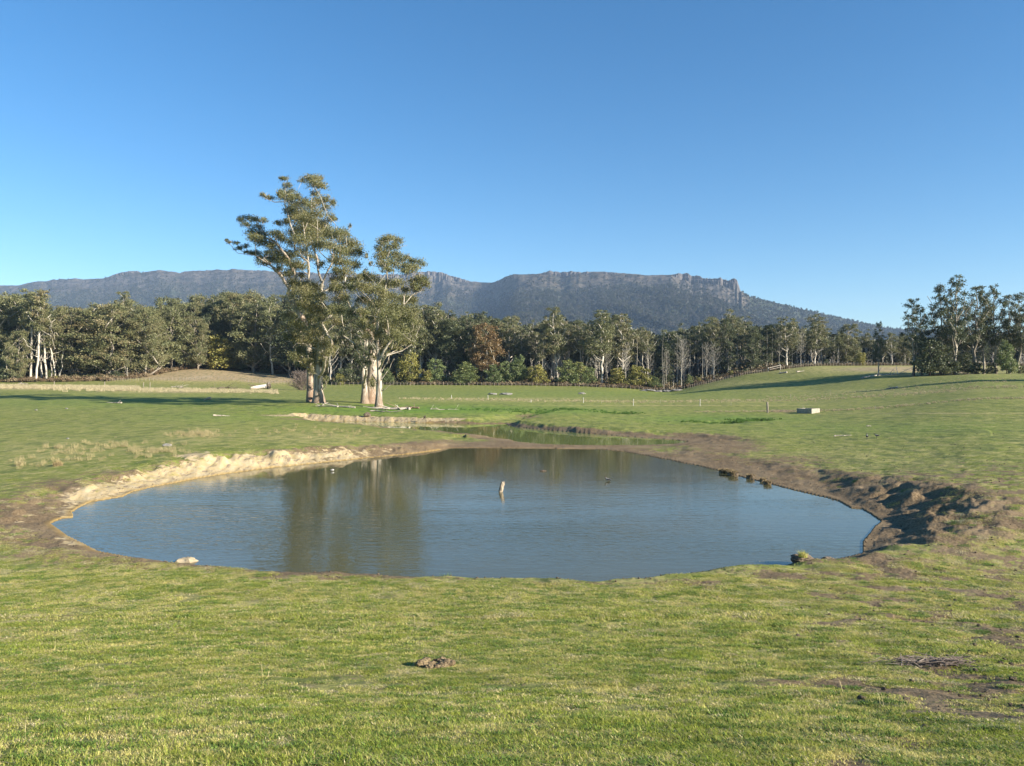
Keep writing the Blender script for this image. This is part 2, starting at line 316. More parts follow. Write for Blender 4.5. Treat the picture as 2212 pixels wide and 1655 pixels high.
def build_ground():
    fr = np.arange(-37, 37.001, 0.062)
    th = np.concatenate([np.arange(-180, -37, 3.0), fr, np.arange(38.5, 180, 3.0)])
    rr = [0.35, 0.8, 1.3]
    while rr[-1] < 5000:
        r = rr[-1]; rr.append(r * (1.0095 if r < 16 else 1.0062 if r < 60 else 1.0075 if r < 130 else 1.011 if r < 430 else 1.12))
    rr = np.array(rr); Tm, Rm = np.meshgrid(np.radians(th), rr)
    X = (Rm * np.sin(Tm)).ravel(); Yy = (Rm * np.cos(Tm)).ravel()
    Z, sh, px, py0, mr = H(X, Yy, True)
    Z = np.where(np.hypot(X, Yy) > 1400, np.minimum(Z, 15), Z)
    py = HZ - F * Z / np.maximum(Yy, 1); py = np.where(Yy > 1, py, 3000); px = np.where(Yy > 1, px, 5000)
    # soils
    nz = fbm(X * .35, Yy * .35, 3, 12)
    mud = 0.0 * X
    wid = 0.7 + 1.4 * sstep(30, 56, Yy) - 1.3 * sstep(62, 78, Yy) + np.where(px < 900, .8, 0) + np.where((px < 600) & (Yy < 40), .3, 0) - np.where((Yy < 23) & (px > 200), .5, 0)
    mud = np.maximum(mud, 0.85 * (1 - sstep(wid * .6, wid * 1.7, sh)))
    mud = np.maximum(mud, sstep(1380, 1500, px) * (1 - sstep(2.0, 6.5, sh)) * (Yy > 20) * .95)
    for a in ((1560, 965, 120, 28, .85), (1500, 945, 90, 12, .8), (1700, 995, 160, 22, .62), (1850, 1035, 130, 22, .75), (1950, 1055, 120, 20, .7), (2100, 1080, 150, 40, .78), (2080, 1170, 130, 60, .68),
              (1960, 1120, 100, 60, .95), (2000, 1230, 170, 45, .62), (1700, 1245, 170, 20, .75), (1500, 1262, 130, 14, .85), (1850, 1290, 220, 40, .5), (1100, 960, 190, 9, 1),
              (1280, 967, 200, 5, 1), (950, 955, 100, 8, .75), (50, 1105, 95, 50, .9), (130, 1172, 110, 16, .8), (60, 1190, 110, 14, .45), (150, 1050, 150, 25, .75), (260, 1025, 110, 14, .7),
              (420, 985, 80, 12, .5), (300, 1205, 80, 5, .5), (700, 1250, 420, 7, .75), (1150, 1262, 250, 6, .85), (1690, 888, 35, 3.5, 1), (600, 897, 70, 3.0, .6), (1140, 899, 36, 7, .7),
              (1150, 925, 60, 8, .6), (2100, 1010, 120, 12, .35), (2180, 1180, 60, 80, .5), (1790, 1205, 90, 16, .85), (1900, 1212, 120, 26, 1.0), (2000, 1290, 200, 40, .5), (1300, 1262, 500, 6, .7), (660, 905, 80, 3, .7)):
        mud = np.maximum(mud, a[4] * blob(px, py, *a[:4]))
    pt = np.clip((fbm(X * 1.7, Yy * 1.7, 4, 92) - .5) * 1.7 + (fbm(X * 6.5, Yy * 6.5, 2, 93) - .5) * .9 + .5, 0.02, 1.2)
    rt = sstep(1500, 1900, px + (1300 - py) * .4); mud = np.maximum(mud, (.34 + .50 * rt) * (1 - sstep(.20 + .22 * rt, .38 + .22 * rt, pt)) * (1 - sstep(22, 45, Yy)))
    clay = 0 * X
    lb = (Yy > 21) & (Yy < 56)
    wv = np.interp(px, [60, 110, 200, 260, 350, 420, 500, 620, 760, 860, 930], [0, .3, .85, .6, 1.0, 1.1, .95, .75, .55, .25, 0])
    clay = np.where(lb & (px < 930), wv * 1.0 * (1 - sstep(1.5, 3.3, sh + .9 * nz)), 0)
    ub = (Yy > 76) & (px < 1035) & (px > 560) & (X * 0 + Yy > 88 - 0.0 * X)
    clay = np.maximum(clay, np.where(ub, .95 * (1 - sstep(1.2, 2.4, sh)), 0))
    for a in ((430, 985, 48, 11, .8), (395, 985, 40, 6, .6), (60, 1115, 36, 10, .45), (205, 1186, 14, 8, .6), (165, 1168, 30, 8, .35), (620, 898, 70, 2.6, .75), (700, 903, 50, 3, .6), (40, 1128, 20, 6, .5)):
        clay = np.maximum(clay, a[4] * blob(px, py, *a[:4]))
    rim = (1 - sstep(0.03, 0.30, sh)) * np.where((px < 950) & (Yy > 18), .8, .08)
    dry = 0.20 + .18 * (1 - sstep(15, 30, Yy)) + 0 * X
    for a in ((300, 1290, 500, 40, .45), (1250, 1300, 700, 28, .40), (2000, 1500, 400, 120, .20), (430, 945, 90, 14, .4), (680, 945, 150, 12, .5), (100, 980, 160, 30, .3), (60, 838, 200, 5, .9), (380, 847, 160, 3.0, .8),
              (520, 843, 90, 3, .9), (430, 806, 200, 20, 1.6), (250, 818, 60, 4, .9), (580, 818, 90, 12, 1.4), (1200, 866, 360, 2.4, .5), (1900, 845, 250, 4, .5), (2050, 893, 240, 1.4, .75), (1450, 876, 300, 1.3, .7), (1980, 798, 300, 10, 1.0),
              (1700, 800, 100, 8, .5), (1100, 861, 200, 2, .5), (1600, 828, 160, 8, .35), (1950, 1010, 200, 30, .3), (2150, 1060, 100, 30, .3), (1850, 985, 130, 14, .25), (1800, 850, 200, 3, .4), (1550, 868, 300, 3.0, .35), (1500, 815, 100, 20, .3)):
        dry = np.maximum(dry, a[4] * blob(px, py, *a[:4]) + .20 + .18 * (1 - sstep(15, 30, Yy)))
    lush = 0 * X
    for a in ((900, 885, 330, 12, 1.0), (1200, 888, 200, 8, .7), (1550, 905, 200, 10, .75), (300, 870, 400, 14, .4), (1900, 925, 350, 16, .35), (500, 900, 200, 12, .35), (1250, 850, 500, 9, .35)):
        lush = np.maximum(lush, a[4] * blob(px, py, *a[:4]))
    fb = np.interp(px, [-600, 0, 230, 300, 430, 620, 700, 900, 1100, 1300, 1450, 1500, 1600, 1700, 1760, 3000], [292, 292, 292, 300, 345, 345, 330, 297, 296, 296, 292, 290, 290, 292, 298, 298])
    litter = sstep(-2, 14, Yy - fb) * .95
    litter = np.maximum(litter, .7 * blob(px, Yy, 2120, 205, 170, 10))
    n, m = Tm.shape
    I = np.arange(n * m).reshape(n, m)
    a = I[:-1, :]; b_ = np.roll(I, -1, axis=1)[:-1, :]; c = np.roll(I, -1, axis=1)[1:, :]; d = I[1:, :]
    q = np.stack([a, d, c, b_], -1).reshape(-1, 4)
    ctr = len(X); X = np.append(X, 0); Yy = np.append(Yy, 0); Z = np.append(Z, -1.6)
    q0 = np.stack([I[0], np.roll(I[0], -1), np.full(m, ctr)], -1)
    z1 = lambda A: np.append(A, 0)
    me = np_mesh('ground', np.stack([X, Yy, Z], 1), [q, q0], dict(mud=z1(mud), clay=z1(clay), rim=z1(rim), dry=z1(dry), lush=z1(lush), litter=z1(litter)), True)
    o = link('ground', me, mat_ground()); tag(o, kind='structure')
    return dict(X=X, Y=Yy, mud=z1(mud), clay=z1(clay))
G = build_ground()

# ---------------------------------------------------------------- water of the two ponds
def build_water(name, Q, mat, grow=0.6):
    c = Q.mean(0); P = c + (Q - c) * 1.0
    n = len(Q); e = np.roll(Q, -1, 0) - np.roll(Q, 1, 0); nr = np.stack([e[:, 1], -e[:, 0]], 1); nr /= np.linalg.norm(nr, axis=1)[:, None] + 1e-9
    area = 0.5 * np.sum(Q[:, 0] * np.roll(Q[:, 1], -1) - np.roll(Q[:, 0], -1) * Q[:, 1])
    P = Q + nr * (grow if area > 0 else -grow) * .35
    me = bpy.data.meshes.new(name)
    V = [(x, y, WL) for x, y in P]
    me.from_pydata(V, [], [list(range(n))] if area > 0 else [list(range(n))[::-1]])
    me.update(); o = link(name, me, mat); tag(o, kind='structure'); return o
W1 = mat_water('pond_water', (0.088, 0.080, 0.034), 0.014, (0.070, 0.072, 0.036))
W2 = mat_water('reflection_tinted_water', (0.20, 0.24, 0.065), 0.002, (0.18, 0.215, 0.065))  # green of the mirrored grass bank is put into the base colour
build_water('water', POLY[0], W1); build_water('water', POLY[1], W2)

# ---------------------------------------------------------------- the mountain
RID = [(-900,640),(-400,632),(0,622),(40,622),(60,617),(100,613),(112,608),(160,606),(200,606),(225,605),(235,601),(243,597),(255,593),(280,590),(297,587),(305,590),(330,588),(350,588),(372,590),(388,593),(398,589),
 (420,587),(470,587),(500,586),(560,588),(600,590),(700,594),(800,596),(880,593),(905,590),(919,589),(953,589),(962,592),(971,596),(990,602),(1015,611),(1030,615),(1066,616),(1085,608),(1095,603),(1106,599),(1146,598),
 (1173,593),(1189,589),(1205,591),(1227,589),(1260,589),(1294,590),(1330,592),(1374,595),(1390,597),(1415,598),(1441,597),(1458,596),(1472,593),(1484,593),(1496,597),(1502,596),(1514,599),(1517,602),(1541,604),(1558,606),(1575,608),
 (1582,606),(1588,605),(1592,608),(1596,619),(1599,630),(1608,637),(1619,644),(1643,650),(1697,662),(1746,674),(1795,684),(1843,695),(1880,702),(1904,709),(1929,711),(2000,716),(2212,724),(2600,735),(3200,745)]
CLF = [(-900,0),(90,0),(110,3),(230,2),(260,7),(300,9),(340,3),(380,2),(400,6),(470,3),(560,4),(700,6),(860,12),(919,20),(960,17),(1000,8),(1030,0),(1150,0),(1180,7),(1200,12),(1240,9),(1300,5),(1400,4),(1450,3),(1470,14),(1500,17),(1530,13),(1560,12),(1588,20),(1597,14),(1602,0),(3200,0)]
DST = [(-900,6400),(0,6300),(400,6100),(900,5700),(1040,5600),(1120,5000),(1450,4500),(1600,4300),(1800,4600),(2212,5200),(3200,5600)]
def mtn(px, s, det=True):
    """height of the mountain at picture column px, fraction s of the ridge distance"""
    D = np.interp(px, *zip(*DST)); yr = np.interp(px, *zip(*RID)); hc = np.interp(px, *zip(*CLF)) * D / F * (.45 + 1.1 * fbm(px / 23.0, px * 0, 3, 68))
    zr = (HZ - yr) / F * D
    foot = zr - hc * 1.15 - 8
    s0 = 0.42; t = np.clip((s - s0) / (0.965 - s0), 0, 1)
    X = (px - CX) / F * D * s; Y = D * s
    lo = 40.0
    z = lo + (foot - lo) * (0.62 * t + 0.38 * t ** 2.6)
    sp = fbm(X / 420, Y / 900, 4, 61) - .5
    z = z + (sp * 150 + (np.abs(fbm((X + Y * .25) / 300, Y / 1500, 3, 66) - .5) * -170 + 17)) * np.sin(np.pi * np.clip(t, 0, 1)) ** .8
    z = z + (fbm(X / 90, Y / 90, 3, 63) - .5) * 22 * (1 - sstep(.97, 1, s))
    fl = (fbm(px / 9.0, s * 40, 3, 71) - .5) * .012 + (vnoise(px / 1.7, s * 30, 72) - .5) * .004 + (fbm(px / 34, px * 0, 2, 73) - .5) * .016
    q = s + fl * np.clip(hc / 25, 0, 1)
    c1 = sstep(.972, .978, q); c2 = sstep(.982, .988, q)
    rise = .62 * c1 + .38 * c2
    jag = (fbm(px / 14, s * 50, 2, 75) - .5) * 14 + (vnoise(px / 3.2, s * 60, 75) - .5) * 6 + (vnoise(px / 1.3, s * 90, 76) - .5) * 4
    rough = np.clip(hc / 30, 0, 1)
    top = zr + jag * rough - np.maximum(0, s - 1) * 350
    z = np.where(s > .965, foot + (top - foot) * np.where(hc > 3, np.maximum(rise, sstep(.965, 1.0, s) * .25), sstep(.965, 1.0, s)), z)
    z = np.where(s > 1, top, z)
    return X, Y, z, hc
def build_mountain():
    pxs = np.concatenate([np.arange(-900, -40, 20), np.arange(-40, 2260, 1.15), np.arange(2260, 3200, 20)])
    ss = np.concatenate([np.linspace(.18, .42, 6)[:-1], np.linspace(.42, .965, 210)[:-1], np.linspace(.965, 1.0, 90), np.linspace(1.004, 1.25, 12)])
    Pm, Sm = np.meshgrid(pxs, ss)
    X, Y, Z, hc = mtn(Pm.ravel(), Sm.ravel())
    Z = np.where(Sm.ravel() < .42, np.interp(Sm.ravel(), [.18, .42], [8, 40]), Z)
    n, m = Pm.shape; I = np.arange(n * m).reshape(n, m)
    q = np.stack([I[:-1, :-1], I[:-1, 1:], I[1:, 1:], I[1:, :-1]], -1).reshape(-1, 4)
    s = Sm.ravel(); px = Pm.ravel()
    nz = fbm(X / 160, Y / 90, 4, 81)
    rock = np.clip(hc / 9, 0, 1) * sstep(.962, .972, s)
    scree = sstep(.50, .62, fbm(X / 110, Y / 60, 4, 83) + .25 * sstep(.86, .97, s)) * sstep(.80, .93, s + (nz - .5) * .16) * (1 - .6 * rock) * np.interp(px, [0, 200, 420, 700, 860, 1030, 1060, 1300, 1460, 1600, 1620], [.4, 1, .8, .6, 1, .8, .3, .4, .8, .9, 0])
    heath = sstep(.80, .93, s + (nz - .5) * .1) * (px < 1620)
    me = np_mesh('mountain', np.stack([X, Y, Z], 1), [q], dict(rock=rock, scree=scree, heath=heath), False)
    b = NB('dolerite_mountain'); P = b.pos()
    n1 = b.noise(P, .02, 5.0, .65); n2 = b.noise(b.scale(P, (1, 1, .15)), .05, 4.0, .6)
    col = b.mix(b.rng(n1, .35, .65), (.030, .040, .022), (.055, .060, .034))
    col = b.mix(b.attr('heath'), col, b.mix(b.rng(n1, .42, .58), (.034, .034, .022), (.085, .066, .046)))
    col = b.mix(b.attr('scree'), col, b.mix(b.rng(n1, .45, .55), (.046, .042, .036), (.12, .102, .085)))
    col = b.mix(b.attr('rock'), col, b.mix(b.rng(n2, .35, .65), (.060, .054, .050), (.145, .125, .110)))
    b.princ(col, .95, .1, b.bump(b.math('ADD', n1, n2), .8, 14.0))
    o = link('hills', me, b.m); tag(o, kind='structure')
build_mountain()
# ---------------------------------------------------------------- trees
M_GUM = mat_leaf('gum_leaves', (0.082, 0.096, 0.042), (0.23, 0.232, 0.105), (0.26, 0.21, 0.11), .45)
M_DARK = mat_leaf('dark_leaves', (0.05, 0.066, 0.034), (0.138, 0.155, 0.074), (0.16, 0.145, 0.075), .3)
M_WATTLE = mat_leaf('wattle_leaves', (0.093, 0.125, 0.047), (0.204, 0.244, 0.094), (0.321, 0.297, 0.088), .45)
M_YEL = mat_leaf('yellow_green_leaves', (0.161, 0.166, 0.041), (0.334, 0.297, 0.088), (0.421, 0.333, 0.094), .4)
M_RUST = mat_leaf('rusty_leaves', (0.13, 0.085, 0.036), (0.26, 0.165, 0.075), (0.2, 0.15, 0.07), .4)
M_HERO = mat_leaf('paddock_gum_leaves', (0.075, 0.088, 0.036), (0.215, 0.205, 0.082), (0.27, 0.21, 0.09), .25)
M_TWIG = mat_plain('bare_twigs', (0.22, 0.18, 0.15), (0.13, 0.10, 0.085), 4)
B_PALE = mat_bark('pale_gum_bark', (0.56, 0.51, 0.43), (0.34, 0.29, 0.23), (0.24, 0.18, 0.12), 2.0)
B_GREY = mat_bark('grey_gum_bark', (0.336, 0.296, 0.238), (0.160, 0.131, 0.101), (0.128, 0.092, 0.065), 3.0)
B_DARK = mat_bark('dark_bark', (0.13, 0.105, 0.085), (0.07, 0.055, 0.045), (0.10, 0.07, 0.05), 3.0)
B_HERO = mat_bark('paddock_gum_bark', (0.42, 0.37, 0.30), (0.20, 0.155, 0.115), (0.25, 0.175, 0.12), 3.0)
B_BROWN = mat_bark('fibrous_brown_bark', (0.40, 0.34, 0.27), (0.24, 0.16, 0.105), (0.21, 0.14, 0.095), 5.0)
B_DEAD = mat_bark('dead_wood', (0.60, 0.55, 0.48), (0.36, 0.31, 0.26), (0.30, 0.25, 0.20), 1.0)

B_STEM = mat_bark('grey_stem_wood', (0.36, 0.33, 0.28), (0.20, 0.175, 0.145), (0.18, 0.15, 0.12), 1.0)
def tubes(P, par, rad, sides=6):
    """a mesh of frusta along the skeleton; P nodes, par parents (-1 root), rad radii"""
    P = np.asarray(P, float); par = np.asarray(par); rad = np.asarray(rad, float)
    ch = np.where(par >= 0)[0]; p = par[ch]
    best = {}
    for c in ch:
        q = par[c]
        if q not in best or rad[c] > rad[best[q]]: best[q] = c
    main = np.array([best[q] == c for c, q in zip(ch, p)])
    e = P[ch] - P[p]; L = np.linalg.norm(e, axis=1)[:, None] + 1e-9; e /= L
    nd = np.zeros_like(P); nd[ch] = e; nd[par < 0] = (0, 0, 1)
    d0 = np.where(main[:, None], nd[p], e); r0 = np.where(main, rad[p], rad[ch] * 1.25); r1 = rad[ch]
    def ring(c, d, r):
        ref = np.where(np.abs(d[:, 2:3]) > .95, np.array([[1., 0, 0]]), np.array([[0., 0, 1]]))
        ref = np.tile(np.array([[0.31, 0.87, 0.12]]), (len(d), 1))
        u = np.cross(d, ref); u /= np.linalg.norm(u, axis=1)[:, None] + 1e-9; v = np.cross(d, u)
        a = np.arange(sides) * 2 * math.pi / sides
        return c[:, None, :] + r[:, None, None] * (np.cos(a)[None, :, None] * u[:, None, :] + np.sin(a)[None, :, None] * v[:, None, :])
    A = ring(P[p], d0, r0); B = ring(P[ch], e, r1)
    n = len(ch); V = np.concatenate([A, B], 1).reshape(-1, 3)
    k = np.arange(sides); k1 = (k + 1) % sides
    f = np.stack([k, k1, k1 + sides, k + sides], -1)[None] + (np.arange(n) * 2 * sides)[:, None, None]
    return V, f.reshape(-1, 4)
class Skel:
    def __init__(s): s.P = []; s.par = []; s.w = []; s.minr = []; s.soft = []; s.pen = 0.0
    def node(s, p, par, minr=0.0): s.P.append(np.array(p, float)); s.par.append(par); s.w.append(0.0); s.minr.append(minr); s.soft.append(0.0 if minr > 0 else 1.0); return len(s.P) - 1
    def limb(s, pts, r0=0, r1=0, step=0.8, wob=.06, rng=None, root=False, w=0.0):
        pts = [np.array(p, float) for p in pts]
        if root: cur = s.node(pts[0], -1, r0)
        else:
            A = np.array(s.P); cur = int(np.argmin(np.linalg.norm(A - pts[0], axis=1)))
        tot = sum(np.linalg.norm(b - a) for a, b in zip(pts, pts[1:])); run = 0; st = len(s.P)
        for a, b in zip(pts, pts[1:]):
            L = np.linalg.norm(b - a); n = max(1, int(L / step))
            for q in range(1, n + 1):
                p = a + (b - a) * q / n
                if rng is not None: p = p + rng.normal(0, wob, 3) * (1, 1, .4)
                t = (run + L * q / n) / tot; cur = s.node(p, cur, r0 + (r1 - r0) * t)
            run += L
        s.w[cur] += w; return cur
    def reach(s, target, rng, w=1.0, step=1.2, steep=.35, wob=.12):
        A = np.array(s.P); t = np.array(target, float); d = t - A; hd = np.hypot(d[:, 0], d[:, 1]); dist = np.linalg.norm(d, axis=1)
        cost = dist + 3.0 * np.maximum(0, steep * hd - d[:, 2]) + s.pen * np.array(s.soft); c = int(np.argmin(cost)); a = A[c]
        L = np.linalg.norm(t - a); n = max(1, int(L / step)); ctrl = a + (t - a) * (.5, .5, .28) + rng.normal(0, .08 * L, 3)
        cur = c
        for q in range(1, n + 1):
            u = q / n; p = (1 - u) ** 2 * a + 2 * u * (1 - u) * ctrl + u * u * t
            if q < n: p = p + rng.normal(0, wob, 3)
            cur = s.node(p, cur)
        s.w[cur] += w; return cur
    def mesh(s, name, r0, rmin=.03, power=.5, sides=6, flare=.7, fh=1.2, taper=.25):
        w = np.array(s.w)
        for i in range(len(w) - 1, 0, -1):
            if s.par[i] >= 0: w[s.par[i]] += w[i]
        W = max(w[0], 1e-6); P = np.array(s.P); z = P[:, 2] - P[0, 2]; Hh = z.max() + .01
        r = r0 * (w / W) ** power * (1 - taper * z / Hh)
        r = np.maximum(np.maximum(r, np.array(s.minr)), rmin)
        r = r * (1 + flare * np.exp(-np.maximum(z, 0) / fh) * (r > r0 * .4))
        V, f = tubes(P, s.par, r, sides)
        return np_mesh(name, V, [f], None, True)
def leaf_mesh(name, cl, rng, per, size, droop=.5, sub=7, asp=.42, spr=.30):
    """cl: list of (centre, (rx,ry,rz)); each clump is several tufts of small pointed leaves"""
    cs = []; vs = []
    for c, r in cl:
        c = np.array(c, float); r = np.array(r, float); vol = max(.35, (r[0] * r[1] * r[2]) ** (1 / 3.))
        k = max(3, int(sub * vol ** 1.3)); n = int(per * vol ** 2)
        d = rng.normal(size=(k, 3)); d /= np.linalg.norm(d, axis=1)[:, None]; d[:, 2] = np.abs(d[:, 2]) * 1.0 - .45 * rng.random(k)
        sc = c + d * r * (rng.random((k, 1)) ** .45)
        tone = rng.random(k)
        i = rng.integers(0, k, n); off = rng.normal(size=(n, 3)) * r * spr
        cs.append(sc[i] + off); vs.append(np.clip(tone[i] * .6 + .4 * rng.random(n) , 0, 1))
    Cc = np.concatenate(cs); v = np.concatenate(vs); n = len(Cc)
    d = rng.normal(size=(n, 3)); d /= np.linalg.norm(d, axis=1)[:, None]; d[:, 2] -= droop * 1.2; d /= np.linalg.norm(d, axis=1)[:, None]
    s = rng.normal(size=(n, 3)); s -= d * np.sum(s * d, 1)[:, None]; s /= np.linalg.norm(s, axis=1)[:, None]
    Ls = size * (.6 + .8 * rng.random(n))[:, None]; Wd = Ls * asp
    V = np.stack([Cc, Cc + d * Ls * .45 + s * Wd * .5, Cc + d * Ls, Cc + d * Ls * .45 - s * Wd * .5], 1).reshape(-1, 3)
    f = np.arange(n * 4).reshape(n, 4)
    return np_mesh(name, V, [f], dict(v=np.repeat(v, 4)), False)

def add_tree(name, trunk_me, bark, crown_me, leafm, loc, rz=0.0, sc=1.0):
    r = empty(name, loc, rz); r.scale = (sc, sc, sc) if not isinstance(sc, tuple) else sc
    link('trunk', trunk_me, bark, r)
    if crown_me is not None: link('crown', crown_me, leafm, r)
    return r
def copy_tree(src, loc, rz, sc, mats=None):
    r = src.copy(); C.objects.link(r); r.location = loc; r.rotation_euler = (0, 0, rz); r.scale = sc
    for ch in list(KIDS[src.name]):
        c = ch.copy(); C.objects.link(c); c.parent = r
        for g in KIDS.get(ch.name, []):
            d = g.copy(); C.objects.link(d); d.parent = c
    return r
KIDS = {}
def note_kids(o): KIDS[o.name] = [c for c in bpy.data.objects if c.parent == o]

# --- the tall gums in the paddock, limbs and leaf masses laid out at their own distance
def hero(name, base_zx, base_zy, Y, trunks, clumps, r0, seed, bark, leafm, per, label, depth=1.0, mpz=None, zfix=None, xtra=()):
    rng = np.random.default_rng(seed)
    k = .3426 * Y / F
    px = 432 + .3426 * base_zx
    X0 = (px - CX) / F * Y; Z0 = Hs(X0, Y) - .12
    bz = base_zy
    def W(zx, zy, dy=0.0):
        B = np.array([X0, Y, Z0]); return (B + np.array([(zx - base_zx) * k, 0, (bz - zy) * k])) * (1 + dy / Y) - B
    sk = Skel(); first = True; sk.pen = 1.6
    for tr in trunks:
        pts = [W(a, b_, c) for a, b_, c in tr['p']]
        sk.limb(pts, tr['r'][0], tr['r'][1], rng=rng, wob=.05, root=first); first = False
    cl = []
    order = sorted(clumps, key=lambda q: math.hypot(q[0] - base_zx, (bz - q[1]) * .7) + (1e4 if q[1] > 1290 else 0))
    for q in order:
        zx, zy, rx, ry = q[:4]; dy = q[4] if len(q) > 4 else float(rng.normal(0, 1) * min(5.0, 1.2 + .028 * max(0, (250 - abs(zx - base_zx))))) * depth
        c = W(zx, zy, dy + (1.1 if zy < 740 else -.5)); rr = (rx * k * .98, rx * k * (.8 + .4 * rng.random()), ry * k * 1.55)
        e = sk.reach(c - (0, 0, ry * k * .6), rng, w=rr[0])
        for _ in range(5):                                           # twigs inside the leaf mass
            p = sk.P[e] + rng.normal(size=3) * np.array(rr) * .55 + (0, 0, rr[2] * .5)
            m = sk.node((sk.P[e] + p) / 2 + rng.normal(size=3) * .15, e); sk.node(p, m)
        cl.append((c, rr))
    for x_ in xtra:                                                  # bare dead branches
        sk.limb([W(a, b_, c) for a, b_, c in x_], .07, .02, rng=rng, wob=.12, step=.5)
    tm = sk.mesh(name + '_trunk', r0, rmin=.022, power=.62, sides=8, flare=.85, fh=1.1, taper=.25)
    cm = leaf_mesh(name + '_crown', cl, rng, per * 3.0, .19, droop=1.0, sub=19, spr=.27)
    o = add_tree(name, tm, bark, cm, leafm, (X0, Y, Z0)); tag(o, label, 'tree'); return o
T1 = [dict(r=(0.62, 0.15), p=[(750, 1510, 0), (746, 1400, 0), (747, 1300, .1), (760, 1180, .3), (765, 1050, .2), (762, 950, 0), (766, 860, 0), (770, 760, -.2)]),
      dict(r=(0.14, 0.04), p=[(770, 760, -.2), (795, 700, -.6), (825, 640, -1.0), (840, 580, -1.2), (885, 545, -1.4), (930, 510, -1.5)]),
      dict(r=(0.12, 0.03), p=[(770, 760, -.2), (745, 670, .8), (740, 600, 1.2), (715, 530, 1.6), (690, 470, 1.4)]),
      dict(r=(0.16, 0.03), p=[(762, 950, 0), (700, 860, .9), (688, 740, .8), (683, 620, .4), (672, 520, .2), (660, 420, .3), (640, 340, .2), (615, 270, 0)]),
      dict(r=(0.10, 0.03), p=[(672, 520, .2), (720, 490, -.8), (770, 440, -1.3), (800, 380, -1.2)]),
      dict(r=(0.09, 0.02), p=[(660, 420, .3), (700, 330, .6), (705, 230, .4), (715, 150, .2)]),
      dict(r=(0.12, 0.03), p=[(683, 620, .4), (600, 560, -.5), (590, 440, -.8), (560, 350, -1.0), (530, 240, -.9), (540, 150, -.8)]),
      dict(r=(0.09, 0.02), p=[(530, 240, -.9), (470, 240, -1.2), (410, 215, -1.2)]),
      dict(r=(0.11, 0.03), p=[(820, 640, -1.0), (880, 600, .5), (940, 570, .8)])]
C1 = [(700,92,55,20),(745,88,36,20),(640,105,24,12),(720,128,60,18),(768,145,30,16),(720,190,30,20),(535,95,36,12),(545,140,30,24),(570,170,28,18),
 (400,195,24,12),(440,215,34,13),(500,188,28,18),(525,200,44,26),(560,222,52,30),(620,205,36,18),(650,240,44,22),(742,240,54,30),(790,230,36,22),(830,245,28,20),(800,285,40,26),(700,270,58,30),(600,272,52,30),
 (560,300,50,26),(640,310,60,30),(740,315,52,26),(820,340,40,28),(852,350,22,12),(680,350,70,34),(600,350,60,30),(540,372,36,20),(490,375,32,16),(720,400,84,44),(660,410,80,44),(770,400,54,36),
 (600,440,62,38),(700,470,84,38),(780,450,62,36),(640,490,54,36),(740,520,74,32),(830,440,54,30),(880,440,52,26),(920,440,34,16),(905,490,62,34),(960,510,52,30),(945,395,10,14),(1005,560,44,34),(950,560,60,34),
 (880,560,54,30),(820,520,54,30),(900,620,62,30),(965,640,50,28),(860,680,54,30),(920,680,44,24),(840,610,44,26),(760,640,42,24),(900,720,34,18),(840,740,44,26),(640,560,54,30),(700,590,44,26),(580,500,44,30),(620,640,50,28)]
C1b = [(720,1290,34,20),(790,1270,34,24),(640,1260,36,22),(850,1120,34,24),(850,1000,40,26),(880,930,40,24),(830,930,44,28),(600,760,54,30),(660,772,74,34),(720,790,64,34),(640,822,74,38),(700,850,74,36),(760,842,44,28),(600,880,44,28),(665,900,74,36),(740,920,54,36),(860,800,54,26),(880,850,54,26),(900,770,46,22),(850,780,40,24),
 (620,970,54,30),(700,980,74,36),(770,990,44,30),(640,1040,54,30),(720,1060,64,36),(560,960,36,24),(540,1030,36,22),(600,1000,40,26),(660,1120,64,36),(740,1130,64,40),(790,1150,44,36),(600,1100,44,34),(560,1090,36,24),
 (640,1180,54,36),(720,1210,64,38),(790,1200,40,34),(600,1220,44,28),(680,1250,44,24),(760,1248,36,20),(830,1180,26,30),(800,1330,26,30),(795,1375,18,24),(705,1300,16,24)]
C1l = [(255,350,30,18),(300,340,32,18),(290,378,32,16),(350,345,36,18),(400,355,32,16),(370,395,32,16),(330,430,46,22),(350,470,54,26),(400,440,44,22),(470,440,50,22),(400,490,52,26),(450,512,52,26),(510,470,40,24),
 (165,475,10,6),(185,490,22,9),(230,495,26,11),(250,530,30,14),(290,515,26,12),(300,552,26,11),(350,560,46,16),(390,590,40,24),(400,622,40,20),(450,600,54,26),(500,560,54,30),(520,612,54,30),(565,580,54,30),
 (500,660,36,20),(560,690,52,26),(600,640,44,26),(440,560,40,22),(560,620,36,24),(640,700,36,22)]
hero('paddock_gum', 750, 1512, 110.0, T1, C1 + C1b, .62, 7, B_HERO, M_HERO, 330,
     'tallest pale-trunked gum, thick streaked trunk beyond the ponds, in front of its twin', xtra=[[(690, 1060, 0), (600, 1045, -1), (520, 1065, -1.4), (400, 1110, -1.8)], [(700, 1150, 0), (620, 1130, -1), (575, 1160, -1.4)], [(830,560,-1),(870,480,-1),(945,400,-1),(950,385,-1)]])
